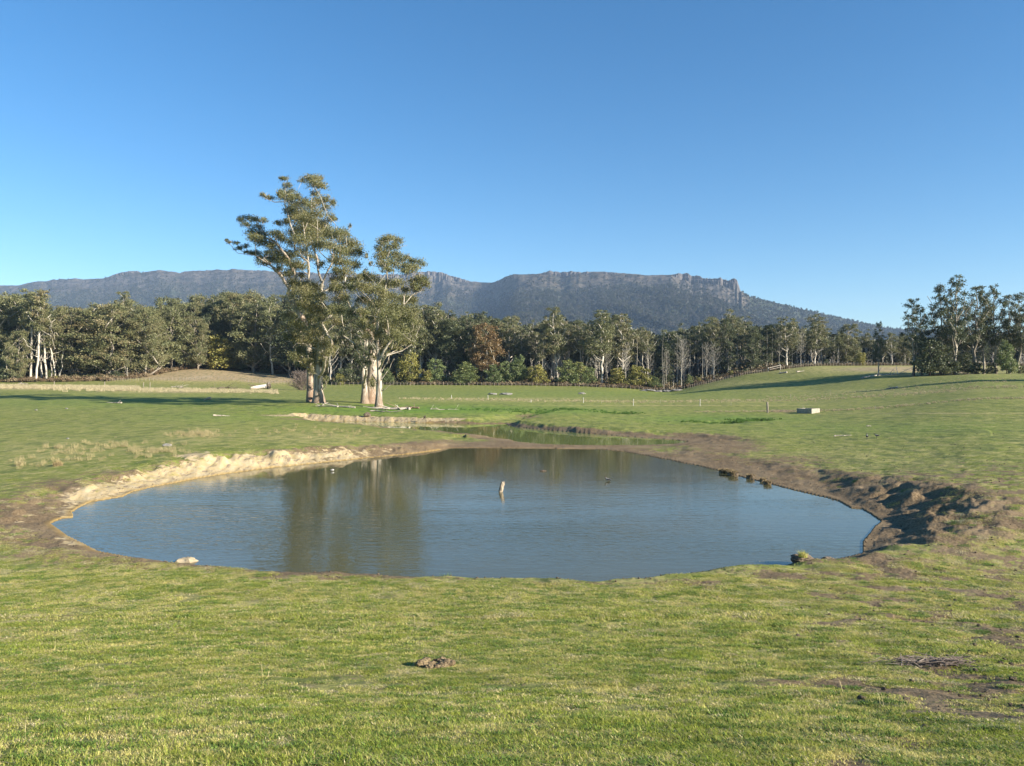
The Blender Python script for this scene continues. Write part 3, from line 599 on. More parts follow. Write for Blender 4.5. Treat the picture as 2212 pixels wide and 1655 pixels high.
hero('paddock_gum', 703, 1502, 112.5, [dict(r=(0.42, 0.10), p=[(703, 1504, 0), (694, 1400, 0), (688, 1300, 0), (690, 1180, 0), (680, 1050, 0), (640, 960, 0), (600, 905, 0), (585, 820, 0)]),
     dict(r=(0.16, 0.05), p=[(600, 905, 0), (545, 850, -.6), (555, 780, -.8), (510, 700, -1.0), (450, 640, -1.2), (400, 590, -1.2)]),
     dict(r=(0.14, 0.04), p=[(585, 820, 0), (600, 700, .4), (560, 600, .3), (500, 520, 0), (440, 460, -.3), (380, 400, -.5), (320, 370, -.5)]),
     dict(r=(0.07, 0.02), p=[(450, 640, -1.2), (350, 575, -1.4), (240, 560, -1.5)])], C1l, .45, 8, B_BROWN, M_HERO, 330,
     'gum with brown fibrous lower trunk and long left-reaching boughs, behind the tallest gum')
C2 = [(1190,482,52,20),(1150,502,42,26),(1240,500,42,26),(1200,532,60,22),(1130,545,36,20),(1180,582,52,30),(1130,592,40,26),(1230,592,52,26),(1150,642,44,28),(1215,645,50,28),(1270,612,36,24),(1300,600,30,18),(1180,682,36,20),
 (1330,622,36,20),(1382,642,40,24),(1342,672,52,24),(1285,662,44,24),(1310,690,42,18),(1400,742,44,28),(1362,742,42,26),(1425,772,34,20),(1345,782,40,24),(1372,802,40,20),(1050,590,10,14),(1075,640,12,14),(1040,690,20,14)]
C2b = [(1150,1200,36,22),(1110,1230,30,20),(1050,1100,34,22),(1020,940,40,24),(1010,870,44,24),(1330,1140,30,18),(1040,722,44,24),(1085,742,54,30),(1000,732,34,20),(955,745,36,20),(1010,790,62,34),(1080,802,62,36),(1150,762,52,28),(1200,772,52,28),(1250,762,44,26),(960,792,34,24),(1140,822,54,30),(1200,852,62,34),(1285,802,34,20),
 (1290,862,54,34),(1342,872,34,30),(1060,872,54,30),(1130,902,62,36),(1230,922,62,34),(1300,932,62,34),(1352,932,34,28),(1180,962,62,34),(1100,972,54,30),(1260,992,62,34),(1340,992,44,34),(1385,1020,28,24),
 (1180,1032,62,34),(1080,1042,44,30),(1280,1062,54,34),(1342,1072,34,24),(1120,1092,44,30),(1220,1102,54,34),(1290,1132,44,26),(1170,1152,42,24),(1240,1172,34,20),(1040,1002,34,22),(1350,1110,24,18),
 (1090,1370,24,26),(1085,1410,20,22)]
hero('paddock_gum', 1130, 1552, 105.0, [dict(r=(0.35, 0.07), p=[(1130, 1556, 0), (1127, 1450, 0), (1133, 1350, 0), (1125, 1260, 0), (1120, 1150, 0), (1118, 1050, 0), (1130, 960, 0), (1160, 860, 0), (1180, 740, 0), (1185, 660, 0)]),
     dict(r=(0.12, 0.03), p=[(1130, 960, 0), (1080, 880, -.6), (1010, 830, -1), (980, 770, -1.1)]),
     dict(r=(0.13, 0.04), p=[(1125, 1260, 0), (1160, 1190, -.5), (1210, 1120, -.9), (1250, 1020, -1.1), (1280, 900, -1.1), (1300, 760, -1.0), (1350, 710, -1)]),
     dict(r=(0.08, 0.02), p=[(1280, 900, -1.1), (1340, 840, -.8), (1400, 810, -.8), (1440, 775, -.7)]),
     dict(r=(0.09, 0.03), p=[(1125, 1260, 0), (1100, 1180, -.4), (1060, 1120, -.8), (1010, 1060, -1)])],
     C2 + C2b, .40, 9, B_HERO, M_HERO, 330, 'gum tree with rounded bronze-green crown, nearest the pale bank, broken stubs on its lower trunk',
     xtra=[[(1130, 1390, 0), (1150, 1360, -.4), (1210, 1270, -.8), (1225, 1230, -.9)], [(1130, 1440, 0), (1160, 1430, -.5), (1190, 1410, -.8), (1225, 1395, -.9)], [(1128, 1330, 0), (1170, 1280, -.3), (1215, 1190, -.5)],
           [(1120, 1170, 0), (1080, 1130, -.6), (1050, 1110, -.8)], [(1165, 1290, -.3), (1190, 1260, -.6), (1200, 1210, -.6)], [(1128, 1380, 0), (1095, 1385, -.6)]])
C3 = [(1010,1230,30,22),(1060,1240,26,20),(1035,1160,34,24),(985,1150,30,22),(1040,1090,34,26),(1000,1010,36,24),(950,930,36,22),(1075,1200,30,22),(1000,882,30,20),(930,835,40,20),(890,905,34,20),(960,960,40,24),(910,990,30,18),(960,1045,34,20),(1010,1092,34,20),(1050,1180,24,16),(900,1060,26,16),(1030,1010,30,22),(880,960,28,18),(940,1110,24,14)]
hero('paddock_gum', 1040, 1506, 113.0, [dict(r=(0.37, 0.11), p=[(1040, 1508, 0), (1036, 1400, 0), (1030, 1300, 0), (1048, 1200, 0), (1055, 1100, 0), (1030, 1000, 0), (1000, 920, 0)]),
     dict(r=(0.10, 0.03), p=[(1030, 1300, 0), (1010, 1220, -.5), (960, 1130, -.8), (940, 1060, -.9)]), dict(r=(0.09, 0.02), p=[(1030, 1000, 0), (960, 930, .5), (930, 850, .6)])],
     C3, .42, 10, B_HERO, M_DARK, 260, 'thin-crowned old gum with bleached leaning trunk behind the bronze-green gum', xtra=[[(1032, 1290, 0), (1060, 1240, -.5), (1045, 1210, -.7)], [(1030, 1000, 0), (1035, 930, 0), (1010, 900, 0)]])
hero('paddock_gum', 1080, 1504, 114.5, [dict(r=(0.45, 0.10), p=[(1080, 1508, 0), (1075, 1400, 0), (1088, 1300, 0), (1090, 1200, 0), (1085, 1080, 0), (1100, 980, 0), (1140, 880, 0)]),
     dict(r=(0.10, 0.03), p=[(1090, 1200, 0), (1150, 1120, .4), (1180, 1050, .6)])],
     [(1090,1150,34,24),(1120,1220,30,22),(1060,1020,36,24),(1140,880,50,28),(1100,940,44,28),(1160,1000,50,30),(1090,1060,40,26),(1170,1090,36,24),(1240,1060,36,24),(1210,900,40,24),(1060,960,30,24)], .75, 11, B_BROWN, M_DARK, 280,
     'gum with wide brown flared foot between the bleached trunk and the bronze-green gum')

# --- generic forest trees (heights in metres before scaling, about 30)
def proto_gum(seed, Hh=30.0, cb=.45, spread=5.5, ncl=34, rcl=1.9, per=60, size=.62, r0=.42, form='tall', stems=1, sparse=1.0, limbs_low=0):
    rng = np.random.default_rng(seed); sk = Skel(); cl = []
    for st in range(stems):
        a = rng.random() * 6.28; bx, by = (0, 0) if st == 0 else (math.cos(a) * 1.6, math.sin(a) * 1.6)
        lean = rng.normal(0, .035, 2); hh = Hh * (1 - .12 * st * rng.random())
        pts = []
        for q in range(8):
            t = q / 7; pts.append((bx + lean[0] * hh * t + rng.normal(0, .25) * (q > 0), by + lean[1] * hh * t + rng.normal(0, .25) * (q > 0), hh * .93 * t - .3 * (q == 0)))
        if st == 0: sk.limb(pts, r0, r0 * .12, rng=rng, root=True, step=1.8)
        else:
            sk.P.append(np.array(pts[0])); sk.par.append(0); sk.w.append(0); sk.minr.append(.1); sk.soft.append(0.0)
            sk.limb(pts, r0 * .8, r0 * .1, rng=rng, step=1.8)
        n = ncl // stems
        for k in range(n):
            t = cb + (1 - cb) * (k + rng.random()) / n
            u = (t - cb) / (1 - cb)
            env = {'tall': math.sin(math.pi * min(1, .22 + .70 * u)) ** .7, 'broad': math.sin(math.pi * (.18 + .68 * u)) ** .8, 'top': .35 + .9 * u * (1.25 - u), 'dome': math.sqrt(max(.05, 1 - u * u * .9))}[form]
            ang = k * 2.4 + rng.random() * 1.2; rad = spread * env * (.35 + .75 * rng.random())
            c = np.array([bx + lean[0] * hh * t + math.cos(ang) * rad, by + lean[1] * hh * t + math.sin(ang) * rad, hh * t - .12 * rad])
            s = rcl * (.65 + .7 * rng.random()) * (1.1 - .35 * u)
            cl.append((c, (s * 1.1, s * 1.1, s * .74)))
            if k % 2 == 0 or form == 'tall': sk.reach(c - (0, 0, s * .4), rng, step=2.0, steep=.6, wob=.2)
    for k in range(limbs_low):
        a = rng.random() * 6.28; z = Hh * (.18 + .5 * rng.random()); L = 2 + 3 * rng.random(); p0 = np.array([0, 0, z])
        sk.limb([p0, p0 + (math.cos(a) * L * .6, math.sin(a) * L * .6, L * .5), p0 + (math.cos(a) * L, math.sin(a) * L, L * 1.1)], .09, .04, rng=rng, step=1.0, wob=.1)
    tm = sk.mesh('gum_trunk', r0, rmin=.08, power=.45, sides=5, flare=.45, fh=1.0)
    return tm, leaf_mesh('gum_crown', cl, rng, per * sparse, size, sub=6, asp=.55)
def proto_bush(seed, Hh=10.0, spread=3.2, ncl=26, rcl=1.25, per=150, size=.42, stem=.14):
    rng = np.random.default_rng(seed); sk = Skel(); cl = []
    sk.limb([(0, 0, -.3), (rng.normal(0, .2), rng.normal(0, .2), Hh * .5), (rng.normal(0, .3), rng.normal(0, .3), Hh * .85)], stem, .04, rng=rng, root=True, step=1.2)
    for k in range(ncl):
        u = (k + .5) / ncl; ang = k * 2.4; env = math.sin(math.pi * (.28 + .64 * u)) ** .6
        rad = spread * env * (.3 + .7 * rng.random()); c = np.array([math.cos(ang) * rad, math.sin(ang) * rad, Hh * (.10 + .84 * u)])
        s = rcl * (.7 + .6 * rng.random()) * (1.1 - .4 * u); cl.append((c, (s, s, s * .75)))
        if k % 2 == 0: sk.reach(c, rng, step=1.2, steep=.5)
    return sk.mesh('stem', stem, rmin=.035, sides=5), leaf_mesh('bush_crown', cl, rng, per, size, droop=.2, sub=6, asp=.6)
def proto_bare(seed, Hh=18.0, nb=16, spread=4.5, r0=.3, depth=3, up=.9, crown0=.35):
    rng = np.random.default_rng(seed); sk = Skel()
    sk.limb([(0, 0, -.3), (rng.normal(0, .2), rng.normal(0, .2), Hh * .4), (rng.normal(0, .5), rng.normal(0, .4), Hh * .75), (rng.normal(0, .6), 0, Hh)], r0, .03, rng=rng, root=True, step=1.0, wob=.08)
    def grow(i, d, L, lev):
        p = sk.P[i].copy(); cur = i; n = 3
        for q in range(n):
            d = d + rng.normal(0, .13, 3) + (0, 0, .10); d /= np.linalg.norm(d); p = p + d * L / n; cur = sk.node(p, cur); 
            if lev < depth and q >= 0:
                e = d + rng.normal(0, .55, 3); e[2] = abs(e[2]) * .7; e /= np.linalg.norm(e); grow(cur, e, L * .6, lev + 1)
        sk.w[cur] += 1
    N0 = len(sk.P)
    for k in range(nb):
        t = crown0 + (1 - crown0) * k / nb; i = min(N0 - 1, int(t * (N0 - 1))); a = k * 2.4
        d = np.array([math.cos(a), math.sin(a), up]); d /= np.linalg.norm(d); grow(i, d, spread * (1.15 - .75 * t) * (.8 + .4 * rng.random()), 1)
    return sk.mesh('bare_trunk', r0, rmin=.028, power=.45, sides=4, flare=.4)

PR = {}
def reg(key, name, tm, bark, cm, leafm, nominal): PR[key] = dict(name=name, tm=tm, bark=bark, cm=cm, leaf=leafm, h=nominal, first=None)
for i in range(5):
    reg('tall%d' % i, 'gum_tree', *[x for p in [proto_gum(100 + i, 30, .42, 4.6, 34, 1.55, 110, .48, .38, 'tall', limbs_low=9)] for x in (p[0], B_PALE, p[1], M_GUM)], 30.5)
for i in range(4):
    reg('broad%d' % i, 'gum_tree', *[x for p in [proto_gum(200 + i, 26, .14, 6.6, 62, 1.85, 120, .48, .5, 'broad', limbs_low=8)] for x in (p[0], B_GREY, p[1], M_GUM)], 26.5)
for i in range(4):
    reg('pole%d' % i, 'gum_tree', *[x for p in [proto_gum(300 + i, 30, .58, 4.4, 30, 1.45, 105, .46, .26, 'top', stems=2 + i % 2, limbs_low=8)] for x in (p[0], B_PALE, p[1], M_GUM)], 30.5)
for i in range(3):
    reg('dark%d' % i, 'gum_tree', *[x for p in [proto_gum(400 + i, 27, .16, 4.8, 52, 1.75, 120, .48, .36, 'tall', limbs_low=2)] for x in (p[0], B_GREY, p[1], M_DARK)], 27.5)
for i in range(4):
    reg('wattle%d' % i, 'wattle_tree', *[x for p in [proto_bush(500 + i)] for x in (p[0], B_DARK, p[1], M_WATTLE)], 10.2)
for i in range(2):
    reg('shade%d' % i, 'wattle_tree', *[x for p in [proto_bush(505 + i, 10, 3.2, 28, 1.25)] for x in (p[0], B_DARK, p[1], M_DARK)], 10.2)
for i in range(2):
    reg('yellow%d' % i, 'wattle_tree', *[x for p in [proto_bush(520 + i, 8, 3.0, 20)] for x in (p[0], B_DARK, p[1], M_YEL)], 8.2)
for i in range(2):
    reg('scrub%d' % i, 'shrub', *[x for p in [proto_bush(540 + i, 5, 2.6, 18, 1.0)] for x in (p[0], B_DARK, p[1], M_DARK)], 5.2)
reg('rust', 'gum_tree', *[x for p in [proto_gum(610, 29, .28, 6.2, 46, 1.9, 95, .6, .42, 'broad')] for x in (p[0], B_PALE, p[1], M_RUST)], 29.5)
reg('group', 'gum_tree', *[x for p in [proto_gum(620, 34, .60, 3.4, 24, 1.4, 90, .50, .42, 'top', limbs_low=14)] for x in (p[0], B_PALE, p[1], M_GUM)], 34.5)
reg('group1', 'gum_tree', *[x for p in [proto_gum(621, 34, .58, 3.2, 20, 1.5, 80, .55, .40, 'top', limbs_low=14)] for x in (p[0], B_PALE, p[1], M_GUM)], 34.5)
for i in range(3):
    reg('stand%d' % i, 'gum_tree', *[x for p in [proto_gum(640 + i, 24, .34, 3.3, 38, 1.2, 150, .36, .36, 'tall', limbs_low=7)] for x in (p[0], B_GREY, p[1], M_DARK)], 24.5)
for i in range(2): reg('bare%d' % i, 'bare_tree', proto_bare(700 + i, 22, 26, 5.0, .24), B_STEM, None, None, 22)
reg('snag', 'dead_tree', proto_bare(710, 9, 4, 2.2, .22, 1, .8, .7), B_DEAD, None, None, 9)
def proto_snag(seed):
    rng = np.random.default_rng(seed); sk = Skel()
    sk.limb([(0, 0, -.3), (.1, 0, 6), (-.1, .1, 12), (.2, 0, 16)], .16, .05, rng=rng, root=True, step=1.2)
    return sk.mesh('pole', .16, rmin=.04, sides=5, flare=.2)
reg('stick', 'dead_tree', proto_snag(720), B_STEM, None, None, 16)
reg('twiggy', 'bare_bush', proto_bare(730, 5.5, 120, 3.0, .16, 3, .65, .04), M_TWIG, None, None, 7.6)

rngT = np.random.default_rng(5)
def plant(key, px, ytop, Y, label, group=None, wide=1.0, cat=None, name=None, ybase=None):
    p = PR[key]; X = (px - CX) / F * Y; Z = Hs(X, Y) - .05
    top = -(ytop - HZ) / F * Y; h = max(1.0, top - Z); s = h / p['h']; rz = float(rngT.random() * 6.28)
    sc = (s * wide, s * wide, s)
    if p['first'] is None:
        o = add_tree(name or p['name'], p['tm'], p['bark'], p['cm'], p['leaf'], (X, Y, Z), rz, sc); p['first'] = o
        bpy.context.view_layer.update(); note_kids(o)
        if name is None: p['named'] = o
    else:
        o = copy_tree(p['first'], (X, Y, Z), rz, sc)
        if name: o.name = name
    c = cat or {'gum_tree': 'tree', 'wattle_tree': 'tree', 'shrub': 'shrub', 'bare_tree': 'bare tree', 'dead_tree': 'dead tree', 'bare_bush': 'bush'}[p['name']]
    for k in ('group',):
        if k in o.keys(): del o[k]
    tag(o, label, c, group); return o
FW = 'trees along the front edge of the forest'
FRONT = [
 ('group', 66, 624, 301, 'bare white-trunked gum, left stem of the tall pale quartet at the left', 1.0), ('group1', 78, 621, 297, 'bare white-trunked gum, second stem of the pale quartet, highest of the four', 1.0),
 ('group', 90, 624, 303, 'bare white-trunked gum, third stem of the pale quartet at the left', 1.0), ('group1', 101, 640, 299, 'bare white-trunked gum, right and shortest stem of the pale quartet at the left', 1.0),
 ('tall2', 28, 634, 312, 'tall thin gum with pale limbs left of the white-trunked quartet', 1.1), ('tall0', 4, 628, 320, 'tall gum cut by the left edge of the picture', 1.1), ('broad1', 34, 712, 296, 'scraggly low gum with bleached branches at the far left field corner', .9),
 ('pole1', 120, 676, 300, 'slanting pale-stemmed gum right of the white-trunked quartet', 1.2), ('broad0', 158, 660, 306, 'olive gum with rounded top behind the fence, third broad crown from the left', 1.15), ('broad3', 192, 664, 312, 'narrow olive gum between two broad rounded crowns at left', 1.0),
 ('broad2', 240, 652, 304, 'very broad bronze-tinted gum above the fence corner at left', 1.45), ('tall1', 276, 628, 322, 'emergent gum with small flat top, poking highest above the broad left crowns', .9), ('broad3', 322, 664, 318, 'dark green gum left of the thick white-based gum on the knoll', 1.1),
 ('broad0', 372, 640, 330, 'gum with thick white trunk base on the knoll above the brown slope', 1.0), ('broad1', 428, 682, 332, 'dusty brown-green gum just right of the knoll gum', 1.0), ('dark0', 462, 650, 345, 'dark green gum behind the brown-green one near the brown slope crest', 1.1),
 ('yellow0', 479, 722, 338, 'bright green wattle above the crest of the brown slope', 1.25), ('broad2', 548, 652, 336, 'spreading gum with long bare pale limbs at the right end of the brown slope', 1.25), ('dark1', 508, 640, 350, 'dark gum rising behind the spreading long-limbed gum', 1.1),
 ('tall3', 590, 640, 330, 'slim gum just left of the tallest paddock gum', 1.1), ('dark2', 625, 650, 325, 'dark gum seen through the left side of the tallest paddock gum', 1.2), ('tall4', 735, 690, 310, 'pale-stemmed gum seen between the paddock gums', 1.1),
 ('dark1', 770, 680, 312, 'dark gum behind the twin trunks of the paddock gums', 1.2), ('pole0', 715, 700, 303, 'thin white-stemmed gum right of the tallest gum trunk', 1.0), ('yellow1', 884, 760, 299, 'small yellow-green wattle with bent stem right of the bronze-green gum', 1.0),
 ('tall0', 905, 672, 315, 'gum just right of the bronze-green paddock gum', 1.1), ('tall2', 940, 652, 318, 'emergent gum with layered dark top, right of the paddock gums', 1.15), ('wattle0', 942, 772, 299, 'bushy green wattle, first of the row right of the paddock gums', 1.25),
 ('yellow0', 923, 798, 296, 'small round yellow-green wattle beside the bracken', .9), ('dark2', 985, 690, 314, 'dark-leaved gum left of the rusty crown', 1.3), ('wattle1', 1006, 782, 297, 'broad dark green wattle at the foot of the rusty-crowned gum', 1.6), ('wattle3', 985, 800, 296, 'low green wattle nestled left of the broad dark one', 1.3),
 ('rust', 1052, 698, 303, 'gum with a striking rusty orange-brown crown', 1.15), ('wattle2', 1065, 786, 297, 'green wattle just right of the rusty gum trunk', 1.1), ('wattle0', 1092, 778, 298, 'tall green wattle between the rusty gum and the grey-green wattle', 1.0),
 ('wattle1', 1119, 768, 299, 'grey-green wattle, tallest of the wattle row', 1.0), ('yellow1', 1161, 786, 296, 'yellowish rounded wattle in the middle of the wattle row', 1.15), ('pole2', 1168, 735, 300, 'thin stemmed sapling gum behind the yellowish rounded wattle', .8),
 ('tall1', 1205, 662, 304, 'double-topped gum with paired thick white trunk in the middle of the forest', 1.1), ('pole3', 1193, 680, 307, 'white-stemmed gum beside the paired thick trunk', 1.0), ('wattle2', 1225, 776, 297, 'soft green wattle right of the paired thick trunk', 1.1),
 ('wattle3', 1251, 780, 298, 'feathery blue-green wattle left of the stout pale trunk', 1.1), ('wattle0', 1275, 792, 298, 'dusky low wattle touching the stout pale trunk', 1.0), ('tall3', 1299, 668, 300, 'gum with stout pale trunk and dead side branches right of the wattle row', 1.25), ('pole1', 1262, 690, 306, 'pale branching gum left of the stout pale trunk', 1.2),
 ('tall4', 1347, 672, 306, 'emergent gum with stacked flat tops right of the stout pale trunk', 1.1), ('yellow0', 1337, 792, 298, 'yellow-green wattle with dark underside near the field corner', 1.2), ('yellow1', 1377, 788, 297, 'tall golden-green wattle, brightest of the field corner pair', 1.25), ('wattle1', 1414, 812, 296, 'dark dome-shaped wattle beside the golden-green one', 1.6),
 ('stick', 1434, 776, 294, 'bare white pole of a dead tree at the forest edge', 1.0), ('snag', 1455, 822, 292, 'short broken dead tree beside the tall bare white tree', 1.0), ('bare0', 1472, 733, 292, 'tall leafless white-stemmed tree at the field corner', .95), ('bare1', 1542, 742, 293, 'leafless tree with fine purple-grey twigs above the fence slope', 1.05),
 ('wattle3', 1489, 808, 294, 'dark olive wattle right of the tall leafless tree', .8), ('yellow0', 1511, 815, 294, 'low yellow-flecked bush beside the fence slope', .8), ('scrub0', 1528, 818, 293, 'small dark shrub at the fence between the low yellow bush and the leafless tree', .8),
 ('tall2', 1541, 684, 306, 'pale gum with thin top behind the leafless fine-twigged tree', 1.0), ('dark0', 1572, 690, 304, 'dark olive gum right of the leafless fine-twigged tree', .9), ('pole0', 1578, 664, 318, 'thin emergent gum with tufted flat crown, highest in the right half of the forest', 1.0), ('yellow1', 1581, 800, 292, 'yellow-green wattle against the dark wood by the rising fence', .8),
 ('dark1', 1622, 705, 302, 'dark many-stemmed gum above the rising fence', 1.2), ('dark2', 1655, 700, 305, 'dark blue-green gum left of the gate', 1.1), ('scrub1', 1612, 796, 292, 'grey-green scrub along the rising fence', 1.5), ('scrub0', 1640, 796, 294, 'dark scrub patch left of the wooden gate', 1.4),
 ('tall0', 1700, 682, 303, 'large gum with forked white trunk right of the wooden gate', 1.45), ('tall3', 1760, 696, 308, 'open-crowned gum right of the forked gum on the hill', 1.4), ('pole2', 1772, 676, 326, 'flat-topped gum rising faintly behind the open-crowned gum', 1.5), ('broad1', 1829, 698, 312, 'dense olive gum on the hill left of the lone paddock tree', .95),
 ('yellow0', 1858, 760, 302, 'golden-green wattle by the hilltop fence', 1.15), ('scrub1', 1785, 776, 302, 'dark green shrub with yellow edge by the hilltop fence', .9), ('pole3', 1868, 710, 318, 'bare-branched gum between the dense olive gum and the lone tree', 1.2), ('tall4', 1926, 716, 312, 'grey-green gum seen right of the lone paddock tree', 1.2), ('broad3', 1950, 722, 318, 'blue-grey gum between the lone tree and the dark stand', 1.0),
 ('scrub0', 250, 801, 301, 'dense green shrub under the very broad gum', 1.5), ('pole0', 274, 770, 300, 'small gum with short white stem beside the knoll scrub', .8), ('yellow0', 385, 780, 338, 'yellow-green shrub at the foot of the knoll gum', .9), ('wattle3', 413, 779, 338, 'small green shrub on the crest of the brown slope', 1.2), ('scrub1', 455, 776, 345, 'dark scrub behind the crest of the brown slope', 1.9),
 ('stick', 127, 790, 300, 'thin dead pole standing in the dark wood at left', .8), ('yellow1', 121, 811, 296, 'tiny bright green wattle at the left fence', .7), ('wattle0', 108, 797, 300, 'sapling wattle in the shade right of the scraggly gum', 1.0), ('scrub1', 14, 790, 296, 'round olive shrub at the left edge of the picture', 1.5), ('wattle2', 520, 765, 343, 'rounded grey-green wattle near the long-limbed gum', 1.6), ('scrub0', 575, 790, 335, 'low olive scrub at the right foot of the brown slope', 1.6),
 ('wattle2', 835, 795, 297, 'grey-green bush behind the bronze-green gum trunk', 1.1), ('scrub1', 745, 795, 296, 'dark bush between the two clusters of paddock gums', 1.4), ('scrub0', 790, 800, 296, 'olive bush behind the bleached leaning trunk', 1.2), ('yellow0', 735, 806, 293, 'pale yellow scrub right of the tallest gum trunk', 1.2),
]
for k, px, yt, Y, lab, wd in FRONT: plant(k, px, yt, Y, lab, FW if PR[k]['name'] == 'gum_tree' else None, wd)

SKY = [(-80,630),(0,640),(60,640),(110,662),(130,672),(165,672),(200,672),(240,660),(275,655),(320,665),(350,655),(400,648),(450,642),(500,634),(560,634),(600,642),(700,650),(850,662),(900,662),(940,662),(1000,680),(1050,674),(1100,685),(1150,692),(1200,678),
 (1250,690),(1300,684),(1340,690),(1380,702),(1420,712),(1480,702),(1540,692),(1590,684),(1650,696),(1700,692),(1750,704),(1800,708),(1850,716),(1900,722),(1950,724),(2020,715),(2212,710),(2300,700)]
MARKS = [(-20, 'the gum cut by the left edge'), (28, 'the tall thin gum at far left'), (78, 'the white-trunked quartet'), (120, 'the slanting pale-stemmed gum'), (158, 'the rounded olive gum'), (192, 'the narrow olive gum'), (240, 'the very broad bronze-tinted gum'), (276, 'the small flat-topped emergent gum'),
  (322, 'the dark gum by the knoll'), (372, 'the knoll gum'), (428, 'the dusty brown-green gum'), (479, 'the bright green crest wattle'), (548, 'the spreading long-limbed gum'), (590, 'the slim gum'), (655, 'the round leafless bush'), (690, 'the tallest paddock gum'), (745, 'the gap between the paddock gums'),
  (820, 'the bronze-green gum'), (884, 'the bent yellow-green wattle'), (940, 'the emergent dark-topped gum'), (1006, 'the broad dark green wattle'), (1052, 'the rusty-crowned gum'), (1092, 'the tall green wattle'), (1119, 'the grey-green wattle'), (1161, 'the yellowish rounded wattle'), (1205, 'the double-topped gum'),
  (1251, 'the feathery blue-green wattle'), (1299, 'the stout pale trunk'), (1347, 'the stacked-top gum'), (1377, 'the golden-green corner wattle'), (1414, 'the dome-shaped dark wattle'), (1472, 'the tall leafless white tree'), (1541, 'the fine-twigged leafless tree'), (1578, 'the tufted emergent gum'),
  (1622, 'the many-stemmed dark gum'), (1673, 'the wooden gate'), (1700, 'the forked hill gum'), (1760, 'the open-crowned hill gum'), (1829, 'the dense olive hill gum'), (1898, 'the lone narrow gum'), (1950, 'the blue-grey gum'), (2000, 'the left end of the dark stand'), (2064, 'the tallest gum of the stand'), (2108, 'the broad stand gum'), (2175, 'the olive wattle of the stand'), (2215, 'the right edge')]
LOOK = {'tall': 'slender pale-stemmed gum', 'broad': 'broad olive gum', 'pole': 'thin bare-stemmed gum', 'dark': 'dark green gum'}
used = {}
for row, (Y0, dy, yoff, step) in enumerate(((316, 9, 5, 21.5), (338, 11, 0, 25))):
    x = -60 + row * 9
    while x < 2250:
        px = x + rngT.normal(0, 4); u = rngT.random()
        if 52 < px < 114 and row == 0: x += step; continue
        if px < 620: ks = ['broad%d' % rngT.integers(4), 'dark%d' % rngT.integers(3), 'tall%d' % rngT.integers(5)][0 if u < .45 else 1 if u < .85 else 2]
        elif px < 1180: ks = ['dark%d' % rngT.integers(3), 'tall%d' % rngT.integers(5), 'pole%d' % rngT.integers(4)][0 if u < .4 else 1 if u < .8 else 2]
        elif px < 1620: ks = ['pole%d' % rngT.integers(4), 'tall%d' % rngT.integers(5), 'dark%d' % rngT.integers(3)][0 if u < .55 else 1 if u < .85 else 2]
        else: ks = ['pole%d' % rngT.integers(4), 'tall%d' % rngT.integers(5), 'dark%d' % rngT.integers(3)][0 if u < .40 else 1 if u < .75 else 2]
        yt = np.interp(px, *zip(*SKY)) + yoff + 40 * rngT.random() ** 1.6 - 7
        if px > 1640: yt += 8
        lk = LOOK[ks.rstrip('0123456789')]
        mk = min(MARKS, key=lambda q: abs(q[0] - px)); side = 'left' if px < mk[0] else 'right'
        lab = '%s %s, just %s of %s' % (lk, ('in second row', 'in rear row')[row], side, mk[1])
        if lab in used: lab = '%s %s, farther %s of %s' % (lk, ('in second row', 'in rear row')[row], side, mk[1])
        used[lab] = 1
        plant(ks, px, yt, Y0 + dy * (rngT.random() - .5) * 1.6 + (35 if 330 < px < 700 else 0), lab, 'gum trees behind the front row of the forest', .85 + .3 * rngT.random())
        x += step * (.8 + .4 * rngT.random())

for q in range(34):                                                  # bleached bare stems standing in the right-hand half of the wood
    px = 1172 + 560 * (q + rngT.random()) / 34; ks = ['stick', 'bare0', 'stick', 'bare1', 'stick'][q % 5]
    mk = min(MARKS, key=lambda v: abs(v[0] - px)); lab = '%s %s of %s' % ('bleached bare pole standing' if ks == 'stick' else 'thin leafless grey tree', 'left' if px < mk[0] else 'right', mk[1])
    if lab in used: lab = lab.replace(' of ', ' and a little away from ')
    if lab in used: lab = lab.replace('bleached', 'second bleached').replace('thin leafless', 'second thin leafless')
    used[lab] = 1
    plant(ks, px, 715 + 45 * rngT.random() + (6 if px < 1500 else -8), 299 + 9 * rngT.random(), lab, 'bleached stems in the right half of the wood', .55 + .25 * rngT.random())
